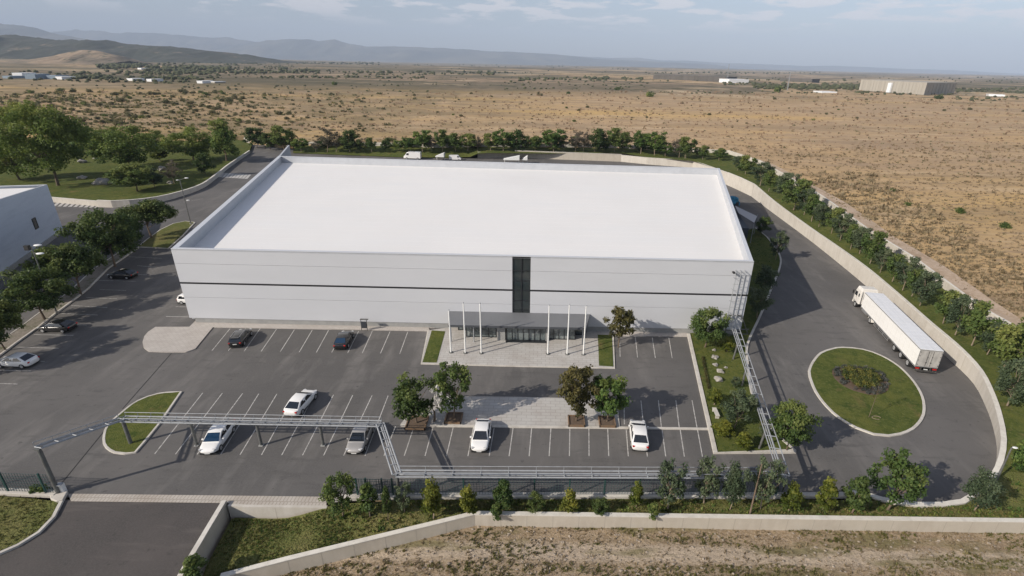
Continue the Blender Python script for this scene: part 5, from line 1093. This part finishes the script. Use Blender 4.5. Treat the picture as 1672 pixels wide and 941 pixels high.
# front verge row
fr = [('plaza_m',560,843,775,50,0,'first tree of the front verge, beside the ribbed strip','tree'), ('young',604,842,789,36,0,'dense young tree right of the first front verge tree','tree'), ('young_d',634,846,795,22,0,'narrow dark sapling between two front trees','tree'), ('airy',661,836,790,30,0,'loose sapling at the corner post of the pipe rack','tree'), ('young_y',708,846,785,42,0,'yellow green tree in front of the left part of the mesh fence','tree'), ('young_y',764,842,793,34,0,'bright yellow green shrub by the bend of the front wall','shrub'), ('young_d',822,836,786,44,0,'dark bushy tree right of the wall bend','tree'), ('row_b',874,838,806,28,0,'low dark round shrub on the front verge','shrub'), ('young_y',930,838,800,32,0,'yellow shrub between two low dark shrubs','shrub'), ('row_b',978,838,813,30,0,'low grey green shrub on the front verge','shrub'), ('young_y',1038,830,787,26,0,'slim yellow tree left of the group of airy trees','tree'), ('airy',1090,832,754,48,0,'airy tree first of the four airy front trees','tree'), ('airy',1149,823,748,44,0,'airy tree second of the four airy front trees','tree'), ('grey2',1191,834,756,48,0,'airy tree third of the four airy front trees','tree'), ('airy',1241,832,745,46,0,'airy tree fourth of the four airy front trees by the wooden pole','tree'), ('young_y',1288,834,788,34,0,'yellow green shrub right of the fence end','shrub'), ('young_y',1343,834,780,36,0,'bright yellow green young tree in front of the curved kerb','tree'), ('young_d',1390,839,778,46,0,'dark bronze tipped tree in front of the curved kerb','tree'), ('plaza_m',1449,833,742,72,.1,'large green tree in front of the turning area','tree'), ('grey2',1590,834,772,62,.1,'grey green tree at the lower right end of the curved wall','tree')]
for key, x, y, yt, w_, z, lab, nm in fr: plant(key, x, y, yt, w_, lab, nm, 'plants on the front verge', z=z, name=nm)
for x, y, yt, w_, lab in ((811,849,822,22,'small shrub hanging over the front wall below the dark bushy tree'), (1065,849,820,20,'small shrub hanging over the middle of the front wall')): plant('young', x, y, yt, w_, lab, 'shrub', z=0, name='shrub')
plant('young', 322, 944, 910, 42, 'green shrub at the lower end of the drive wall', 'shrub', z=-.6, name='shrub')
plant('park_c', 1672, 780, 706, 60, 'green bush cut by the right edge of the photo', 'shrub', z=.6, name='shrub')
for x in (60, 74): plant('young', x, 806, 792, 18, 'low green weed clump by the %s part of the left footing' % ('left' if x == 60 else 'right'), 'shrub', z=0, name='shrub')
plant('young_y', 262, 263, 240, 28, 'bright yellow bush on the park lawn', 'shrub', z=.7, name='shrub')
LF['blossom'] = leaf_mat('white blossom', (.5, .48, .44), (.62, .6, .56), (.72, .7, .66))
a_ = -BLO.rotation_euler.z; wl = lambda x, y, z: (x*math.cos(a_)-y*math.sin(a_), x*math.sin(a_)+y*math.cos(a_), z)
V, Fq, T = leaf_cloud(77, [(wl(-.1-.16*((k*.37)%1), -.33-.08*((k*.61)%1), .42+.34*((k*.23)%1)), .022+.02*((k*.71)%1), .5) for k in range(11)], 26, .03)
np_mesh('blossom', V, Fq, LF['blossom'], BLO, tint=T)
# staked sapling on the oval island
b = G(1418, 683); b.z = .14; t = thing('sapling', 'thin staked sapling with a coiled hose on the oval lawn', 'sapling', b); hh = height(b, 626)
mb = MB(); mb.tube((0, 0, 0), (.05, 0, hh*.55), .04, .025, n=5); mb.tube((.05, 0, hh*.55), (0, 0, hh), .025, .01, n=5)
for k in range(7): a_ = k*2.4; mb.tube((.02, 0, hh*(.45+.07*k)), (.02+.45*math.cos(a_), .45*math.sin(a_), hh*(.5+.075*k)), .012, .005, n=4)
mb.build('stem', M['bark'], t)
V, Fq, T = leaf_cloud(5, [((0, 0, hh*.75), .3, .4), ((.1, 0, hh*.95), .2, .4), ((-.15, .1, hh*.6), .22, .5)], 40, .1); np_mesh('foliage', V, Fq, LF['brown'], t, tint=T)
mb = MB(); pts = [Vector((.9+.55*math.cos(a_/10*6.28), -.1+.35*math.sin(a_/10*6.28), .04)) for a_ in range(9)]
for a_, c_ in zip(pts, pts[1:]): mb.tube(a_, c_, .04, n=5)
mb.build('hose', M['bark_pale'], t)

# flower bed on the oval island: dense planting nobody could count
bed = PX([(1359,611),(1362,601),(1378,598),(1394,598.5),(1426,603),(1444,613),(1452,631),(1444,641.5),(1420,645),(1394,638),(1370,625)], .16)
sheet('flower_bed_soil', smooth_line(bed, 1, True), .17, M['soil'], 'dark soil of the oval flower bed', edge=.05)
bp = [(p.x, p.y) for p in bed]; x0, x1 = min(p[0] for p in bp), max(p[0] for p in bp); y0, y1 = min(p[1] for p in bp), max(p[1] for p in bp)
r = np.random.RandomState(4); q = np.stack([r.uniform(x0, x1, 900), r.uniform(y0, y1, 900)], 1); k_ = inpoly(q[:, 0], q[:, 1], bp); q = q[k_]; dd = distpoly(q[:, 0], q[:, 1], bp)
inn = q[dd > 1.1][:130]; oute = q[dd <= 1.1][:110]
V, Fq, T = leaf_cloud(8, [((a, b_, .45+r.uniform(0, .35)), r.uniform(.3, .55), r.uniform(.1, .95)) for a, b_ in inn], 60, .17); tag(np_mesh('flower_bed', V, Fq, LF['flower'], tint=T), 'mixed orange and green flower planting on the oval lawn', 'flower bed', None, 'stuff')
V, Fq, T = leaf_cloud(9, [((a, b_, .35), r.uniform(.22, .38), r.uniform(.1, .9)) for a, b_ in oute], 55, .13); tag(np_mesh('edging_plants', V, Fq, LF['lav'], tint=T), 'grey low edging plants round the orange flower planting', 'plants', None, 'stuff')

# rocks
for i, (x, y, s, lab, z) in enumerate(((1167,585,.75,'pale boulder highest in the garden bed',.2),(1168,597,.6,'pale boulder just below the highest one in the garden bed',.2),(1176,608,.7,'pale boulder in the middle of the garden bed rocks',.2),(1185,601,.4,'small white stone right of the garden bed boulders',.2),(1172,621,.85,'largest pale boulder in the garden bed',.2),(1166,573,.5,'dark flat rock at the top of the garden bed rocks',.2),(136,266,2.0,'pale boulder right of the tallest park tree trunk',.8),(155,259,1.4,'dark boulder near the back of the park',.8),(232,263,1.5,'white boulder at the foot of the umbrella shaped tree',.8),(264,278,2.2,'brown white boulder in the middle right of the park',.8),(169,301,3.0,'large dark weedy boulder at the front of the park',.8),(278,300,1.4,'small dark boulder near the thin sapling',.8),(135,292,1.8,'shaded boulder left of the weedy boulder',.8))):
    p = G(x, y, z-.1); mb = MB(); mb.ico((0, 0, s*.2), s*.6, 3, .35, i*7, (1.1, .9, .7)); o = mb.build('boulder', M['rock'], smooth=False); o.location = p; o.rotation_euler = (0, 0, i*1.3); tag(o, lab, 'boulder')
# curved white hose pipe and bits in the garden
t = thing('garden_bench', 'small white low bench frame left of the grey green tree in the garden bed', 'bench', G(1168, 679)+Vector((0, 0, .14)), R(88)); mb = MB(); mb.box((0, 0, .45), (1.7, .5, .08)); mb.build('seat', M['kerb'], t)
for s in (-.7, .7): mb = MB(); mb.box((s, 0, .2), (.12, .45, .42)); mb.build('leg', M['kerb'], t)

# dry hedge twigs in the garden (thin brown line)
cl = []
for k in range(70):
    f = k/69; x = lerp(1147, 1157, f)+math.sin(k)*1.0; y = lerp(585, 636, f); p = G(x, y); cl.append(((p.x, p.y, .25), .22, rnd.uniform(.1, .7)))
V, Fq, T = leaf_cloud(31, cl, 26, .12); tag(np_mesh('low_hedge', V, Fq, LF['brown'], tint=T), 'thin brown low hedge inside the left side of the garden bed', 'hedge')

# ------------------------------------------------------------------ open field: bushes, tufts, rubble
def scatter(pxr, n, seed, fn=None):
    r = np.random.RandomState(seed); o = []
    while len(o) < n:
        x = r.uniform(pxr[0], pxr[1]); y = r.uniform(pxr[2], pxr[3])
        if fn and not fn(x, y): continue
        z = 3 if y < 260 else 2
        p = G(x, y, z)
        if inpoly(np.array([p.x]), np.array([p.y]), SITE)[0] or distpoly(np.array([p.x]), np.array([p.y]), SITE)[0] < 3: continue
        zz = terrain_z(p.x, p.y); o.append((x, y, Vector((p.x, p.y, zz))))
    return o
def bush_mesh(name, kind, seed, n=9):
    q = random.Random(seed); cl = [((q.uniform(-.24, .24), q.uniform(-.24, .24), q.uniform(.12, .26)), q.uniform(.18, .3), q.uniform(.15, .85)) for _ in range(n)]
    V, Fq, T = leaf_cloud(seed, cl, 55, .10); return np_mesh(name, V, Fq, LF[kind], tint=T)
protos = [bush_mesh('scrub_bush', 'scrub', 101), bush_mesh('scrub_bush', 'scrub', 102), bush_mesh('scrub_bush', 'dark', 103), bush_mesh('scrub_bush', 'mid', 104)]
usedb = [False]*4
def bush(k, p, s, label, group='low scrub bushes on the dry plain', sz=None):
    if not usedb[k]: o = protos[k]; usedb[k] = True
    else: o = protos[k].copy(); C.objects.link(o)
    o.location = p; o.scale = (s, s*.8, sz or s*.85); o.rotation_euler = (0, 0, rnd.uniform(0, 6.28)); tag(o, label, 'bush', group)
def dens(x, y): # more bushes left, and in a band
    return rnd.random() < (1.0 if x < 380 else (.4 if x < 650 else .12))
FB = []
for x, y, p in scatter((-60, 1700, 150, 206), 270, 21, dens):
    s = rnd.uniform(6, 17)*(1 if x < 500 else .6)/scale_at(p); k = 0 if rnd.random() < .5 else (1 if rnd.random() < .8 else 3)
    FB.append((x, y, p, max(s, 1), k))
for bi in range(8):
    for j_, (x, y, p, s, k) in enumerate(sorted([f for f in FB if 150+bi*7 <= f[1] < 157+bi*7])):
        bush(k, p, s, '%s scrub bush from the left in the %s band of bushes on the plain' % (ordn[j_], ('farthest', 'second farthest', 'third farthest', 'fourth farthest', 'fourth nearest', 'third nearest', 'second nearest', 'nearest')[bi]))
for x, y, w_, k, lab in ((1060,160,18,3,'lone dark round tree on the plain right of the centre'),(928,154,9,2,'small dark bush on the plain left of the lone round tree'),(546,140,12,3,'isolated green bush on the upper middle plain'),(1270,151,20,3,'olive round tree left of the far beige hall'),(1532,163,15,2,'dark round tree in front of the far beige hall'),(1008,148,12,2,'dark bush at the left end of the far grey shed'),(740,188,6,3,'tiny green bush in the middle of the plain'),(1338,360,22,3,'green weed bush outside the boundary wall'),(1565,352,20,3,'pale green bush on the upper right of the plain'),(1638,375,22,3,'pale green bush near the right edge of the photo'),(1480,340,14,3,'small green bush on the right plain'),(1455,317,12,3,'small green bush above the others on the right plain')):
    z = 3; p = G(x, y, z); p.z = terrain_z(p.x, p.y)-.1; s = w_/scale_at(p); bush(k, p, s*1.1, lab, None, s*1.1)
# tufts: one mesh of countless little tufts with real height, denser with distance
def tufts(name, pts, size, kind, label, per=7, seed=0):
    r = np.random.RandomState(seed); n = len(pts); P = np.repeat(np.array([tuple(p) for p in pts]), per, 0); S = np.repeat(np.array(size), per)[:, None]; k = len(P)
    off = r.normal(size=(k, 3))*np.array([.42, .3, .0])*S; base = P+off; ang = r.uniform(0, 2*math.pi, k); a = np.stack([np.cos(ang), np.sin(ang), np.zeros(k)], 1)
    tip = base+np.stack([r.normal(size=k)*.3, r.normal(size=k)*.3, r.uniform(.35, 1.0, k)], 1)*S; wd = S*r.uniform(.12, .4, (k, 1))
    V = np.stack([base-a*wd, base+a*wd, tip+a*wd*.35, tip-a*wd*.35], 1).reshape(-1, 3); V[:, 2] -= .02
    return tag(np_mesh(name, V, np.arange(4*k).reshape(k, 4), LF[kind], tint=np.repeat(np.clip(r.uniform(.1, .9, n), 0, 1), per)), label, 'grass', None, 'stuff')
def px_tufts(pxr, n, seed, s0, s1, kind, label, fn=None, per=7):
    pts = scatter(pxr, n, seed, fn); r = np.random.RandomState(seed); tufts('dry_tufts' if kind != 'weed' else 'grass_tufts', [p for _, _, p in pts], [r.uniform(s0, s1)/scale_at(p) for _, _, p in pts], kind, label, per, seed)
px_tufts((-80, 1750, 150, 250), 3600, 41, 1.2, 3.2, 'dry', 'dry straw coloured tufts over the middle plain')
px_tufts((-80, 1750, 148, 240), 900, 42, 1.2, 2.8, 'scrub', 'dark scrubby tufts over the middle plain')
px_tufts((1150, 1750, 240, 520), 3000, 43, 1.3, 3.6, 'dry', 'dry straw coloured tufts on the right plain', lambda x, y: y > 240)
px_tufts((1150, 1750, 240, 520), 600, 44, 1.2, 3.2, 'scrub', 'dark scrubby tufts on the right plain')
px_tufts((1330, 1750, 290, 520), 1300, 45, 2, 6, 'dry', 'taller dry grass near the earth track', lambda x, y: abs((y-300)-(x-1340)*.62) < 60)
px_tufts((-80, 700, 152, 215), 1100, 46, 1.8, 4.2, 'scrub', 'olive grey scrub hummocks on the left plain', lambda x, y: rnd.random() < 1.15-x/620, per=16)
px_tufts((-80, 600, 152, 215), 500, 47, 1.8, 4, 'weed', 'greener low scrub on the left plain', lambda x, y: rnd.random() < 1.15-x/520, per=14)
# foreground strip: gravelly ground with weeds and rubble
def near_pts(n, seed, fn):
    r = np.random.RandomState(seed); o = []
    while len(o) < n:
        x, y = r.uniform(380, 1700), r.uniform(845, 960); p = G(x, y, -1.2)
        if inpoly(np.array([p.x]), np.array([p.y]), SITE)[0] or not fn(p, r): continue
        p.z = terrain_z(p.x, p.y); o.append(p)
    return o
wn = lambda p: mnoise.noise(Vector((p.x*.16, p.y*.6, 4)))
pts = near_pts(2300, 51, lambda p, r: wn(p) > .12 or (p.y < 33.2 and wn(p) > -.05)); r = np.random.RandomState(5); tufts('weeds', pts, r.uniform(.08, .24, len(pts)), 'weed', 'weedy grass clumps below the front wall', 9, 5)
pts = near_pts(2200, 52, lambda p, r: True); tufts('weeds', pts, r.uniform(.08, .24, len(pts)), 'dry', 'dry grass stalks over the gravel below the front wall', 5, 6)
mb = MB(); pts = near_pts(1500, 53, lambda p, r: True)
for i, p in enumerate(pts): mb.ico((p.x, p.y, p.z+.02), .035+.11*rnd.random()**3, 0 if False else 1, .3, i, (1.3, 1, .6))
tag(mb.build('rubble', M['rubble']), 'small pale stones on the bare ground below the front wall', 'stones', None, 'stuff')
# rough grass on the verges and slope
def belt_tufts(name, A, B, n, s0, s1, kind, label, seed, per=8):
    r = np.random.RandomState(seed); A = along(A, 60); B = along(B, 60); pts = []
    for _ in range(n):
        i = r.randint(0, 59); u, v = r.rand(), r.uniform(.04, .96); pts.append(A[i].lerp(A[i+1], u).lerp(B[i].lerp(B[i+1], u), v))
    tufts(name, pts, r.uniform(s0, s1, n), kind, label, per, seed)
belt_tufts('grass_tufts', vi, vo_, 3000, .08, .24, 'weed', 'rough weeds on the front verge', 61)
belt_tufts('grass_tufts', vi, vo_, 1300, .1, .32, 'bright', 'lush green weeds on the front verge', 62)
belt_tufts('grass_tufts', q0, q1, 2200, .06, .16, 'weed', 'rough grass on the sunken slope', 63)
belt_tufts('grass_tufts', q0, q1, 1200, .06, .16, 'bright', 'fresh grass on the sunken slope', 64)
def poly_tufts(name, poly, n, z, s0, s1, kind, label, seed):
    r = np.random.RandomState(seed); P = [(p[0], p[1]) for p in poly]; xs_ = [p[0] for p in P]; ys_ = [p[1] for p in P]
    a = r.uniform(max(min(xs_), -60), max(xs_), n*4); b = r.uniform(max(min(ys_), 26), max(ys_), n*4); k = inpoly(a, b, P); a, b = a[k][:n], b[k][:n]
    tufts(name, [Vector((x, y, z)) for x, y in zip(a, b)], r.uniform(s0, s1, len(a)), kind, label, 7, seed)
poly_tufts('grass_tufts', gp, 1500, .1, .08, .22, 'weed', 'rough grass left of the drive', 65)
poly_tufts('grass_tufts', Pg, 1600, .14, .08, .2, 'mid', 'uneven grass in the garden bed', 66)

# ------------------------------------------------------------------ far buildings and woods
def shed(name, base_l, base_r, ytop, depth, label, m='far_wall', roof='far_white', detail=True, zb=3):
    a, b = G(*base_l, zb), G(*base_r, zb); h = height(a, ytop); t = thing(name, label, 'building', a); b = b-a; a = Vector((0, 0, 0)); d = (b-a).normalized(); n = Vector((-d.y, d.x, 0))*depth
    if n.y < 0: n = -n
    mb = MB(); mb.prism([a, b, b+n, a+n], -6, h); mb.build('wall', M[m], t)
    mb = MB(); mb.prism([a-d*.5, b+d*.5, b+n+d*.5, a+n-d*.5], h+.02, h+.8); mb.build('roof', M[roof], t)
    if detail:
        Ln = b.length
        for k in range(1, int(Ln/18)): p = a+d*(k*18); mb = MB(); mb.box((p.x-n.x/depth*.3, p.y-n.y/depth*.3, h*.5), (.7, .8, h*.98), math.atan2(d.y, d.x)); mb.build('pilaster', M[m], t)
    return t
# the big beige hall: two wings meeting at a corner
a, b, c_ = G(1402, 148, 3), G(1508, 156, 3), G(1557, 154, 3); hb = height(b, 136.3)
t = thing('far_hall', 'large beige panel clad hall on the right horizon', 'building', b); a -= b; c_ -= b; z_ = Vector((0, 0, 0))
mb = MB(); dd_ = Vector((a.x+c_.x, a.y+c_.y, 0)); mb.prism([a, z_, c_, dd_], -8, hb); mb.build('wall', M['far_wall'], t)
mb = MB(); mb.prism([a*1.005, z_, c_*1.01, dd_*1.005], hb+.05, hb+1.2); mb.build('roof', M['far_wall'], t)
for k in range(1, 22): p = a*(k/22); mb = MB(); mb.box((p.x-.3, p.y-.3, hb*.5), (.7, .5, hb*.97), math.atan2(a.y, a.x)); mb.build('pilaster', M['far_wall'], t)
for k in range(1, 9): p = c_*(k/9); mb = MB(); mb.box((p.x+.2, p.y-.3, hb*.5), (.7, .5, hb*.97), math.atan2(c_.y, c_.x)); mb.build('pilaster', M['far_wall'], t)
mb = MB(); p = a*.5; mb.box((p.x-2, p.y-2, hb*.45), (9, 3, hb*.9), math.atan2(a.y, a.x)); mb.build('stair_tower', M['far_white'], t)
shed('far_shed', (1066,130.5), (1184,135), 122.5, 90, 'long low grey shed on the right half of the horizon', 'far_grey', 'far_grey')
shed('far_shed', (1273,133), (1325,135), 128, 60, 'short grey shed between the mast and the beige hall', 'far_grey', 'far_grey', False)
shed('far_shed', (1190,136.5), (1222,137), 130, 50, 'small white works building right of the tall mast', 'far_white', 'far_white', False)
shed('far_shed', (1342,153), (1366,153.5), 150.5, 30, 'low white shed left of the far beige hall', 'far_white', 'far_white', False)
shed('far_shed', (1614,158), (1640,159), 155, 30, 'low white shed near the right edge of the horizon', 'far_white', 'far_white', False)
for i, (x, y, w_, h_, m, lab) in enumerate(((5,129,12,4,'far_blue','blue roofed shed at the left edge of the far town'),(22,128,16,8,'far_white','pale shed second in the far town on the left'),(42,130,17,8,'far_blue','tall blue glazed block in the far town on the left'),(58,129,12,5,'far_white','white shed in the middle of the far town'),(78,130,14,6,'far_blue','low blue shed in the right part of the far town'),(92,131,10,5,'far_white','white shed at the right end of the far town'),(208,133,9,4,'far_white','lone white house right of the far town'),(240,134,8,4,'far_white','second lone white house right of the far town'),(322,137,9,4,'far_white','white farm house among bushes left of centre'),(345,137,6,3,'far_wall','beige farm shed beside the white farm house'),(225,114,6,2.5,'far_white','tiny white house on the left middle distance'),(815,101,12,2,'far_white','faint white building just below the middle horizon'),(1505,113,10,2,'far_white','faint white building below the right horizon'))):
    shed('far_house', (x, y), (x+w_, y+.3), y-h_, 12+w_, lab, m, 'far_white' if i % 2 else m, False, 0 if y < 120 else 2)
for x, y, yt, lab in ((1186,136,105,'tall lattice mast beside the small white works building'), (1285,149,118,'thin mast left of the far beige hall')):
    b = G(x, y, 3); h = height(b, yt); t = thing('lattice_mast', lab, 'mast', b); mb = MB(); s = 2.0 if x < 1200 else .8
    for sx, sy in ((-1, -1), (1, -1), (1, 1), (-1, 1)): mb.tube((sx*s, sy*s, -3), (sx*.35, sy*.35, h), .2, .14, n=4)
    for k in range(9): f0, f1 = k/9, (k+1)/9; r0, r1 = lerp(s, .5, f0), lerp(s, .5, f1); mb.tube((-r0, -r0, h*f0), (r1, -r1, h*f1), .12, n=4); mb.tube((r0, -r0, h*f0), (-r1, -r1, h*f1), .12, n=4); mb.tube((-r1, -r1, h*f1), (r1, -r1, h*f1), .12, n=4)
    mb.build('lattice', M['steel'], t)
# far woods and hedges as one mass of crowns
cl = []; r = np.random.RandomState(9)
def wood(x0, x1, y0, y1, n, s0, s1):
    for _ in range(n):
        x = r.uniform(x0, x1); y = r.uniform(y0, y1); p = G(x, y, 3); p.z = terrain_z(p.x, p.y) if p.y < 1600 else 4; s = r.uniform(s0, s1)/scale_at(p); cl.append((p, s))
wood(170, 430, 104, 116, 120, 2.2, 4.5); wood(160, 240, 108, 112, 70, 4, 8); wood(240, 375, 112, 117, 130, 4, 8); wood(380, 520, 116, 120, 60, 3, 6); wood(430, 480, 108, 113, 30, 1.5, 3); wood(560, 830, 118, 123, 90, 2, 5); wood(840, 1050, 128, 133, 60, 3, 6); wood(1240, 1400, 141, 147, 90, 4, 8); wood(120, 190, 124, 130, 50, 4, 8); wood(190, 420, 118, 121, 110, 3, 6); wood(230, 330, 128, 131, 60, 4, 7); wood(420, 700, 126, 129, 90, 2, 5); wood(350, 620, 103, 106, 120, 1.5, 3.5); wood(1050, 1350, 119, 121, 90, 1.5, 3); wood(1560, 1680, 160, 166, 30, 2, 5); wood(820, 1060, 134, 147, 60, 2, 4); wood(455, 470, 112, 114, 8, 4, 6); wood(-60, 110, 118, 132, 60, 2.5, 6); wood(110, 360, 117, 136, 170, 2.5, 6); wood(360, 560, 112, 130, 70, 1.6, 3.4)
wood(1230, 1410, 139, 148, 160, 2.5, 6); wood(1180, 1260, 136, 140, 50, 2, 4); wood(1560, 1700, 144, 152, 90, 2.5, 5); wood(1060, 1420, 150, 154, 60, 1.5, 3.5); wood(600, 1060, 116, 140, 110, 1, 2.6); wood(1060, 1672, 126, 136, 120, 1.2, 3); wood(500, 1050, 106, 114, 160, 1, 2.2); wood(1400, 1560, 152, 157, 40, 2, 4.5)
wood(-60, 700, 138, 150, 90, 1.6, 4)
mb = MB()
for i, (p, s) in enumerate(cl): mb.ico((p.x, p.y, p.z+s*.25), s*.6, 1, .3, i, (1.2, 1.0, .75))
M['woods'] = mat('far tree crowns', (.055, .062, .03), 1, noise=[(.09, (.085, .09, .042), .42, .62)], bump=(.6, 1, .8)); tag(mb.build('distant_woodland', M['woods']), 'dark scattered woods and hedges across the far plain', 'woodland', None, 'stuff')
for o in list(bpy.data.objects):
    if '_w' in o: del o['_w']
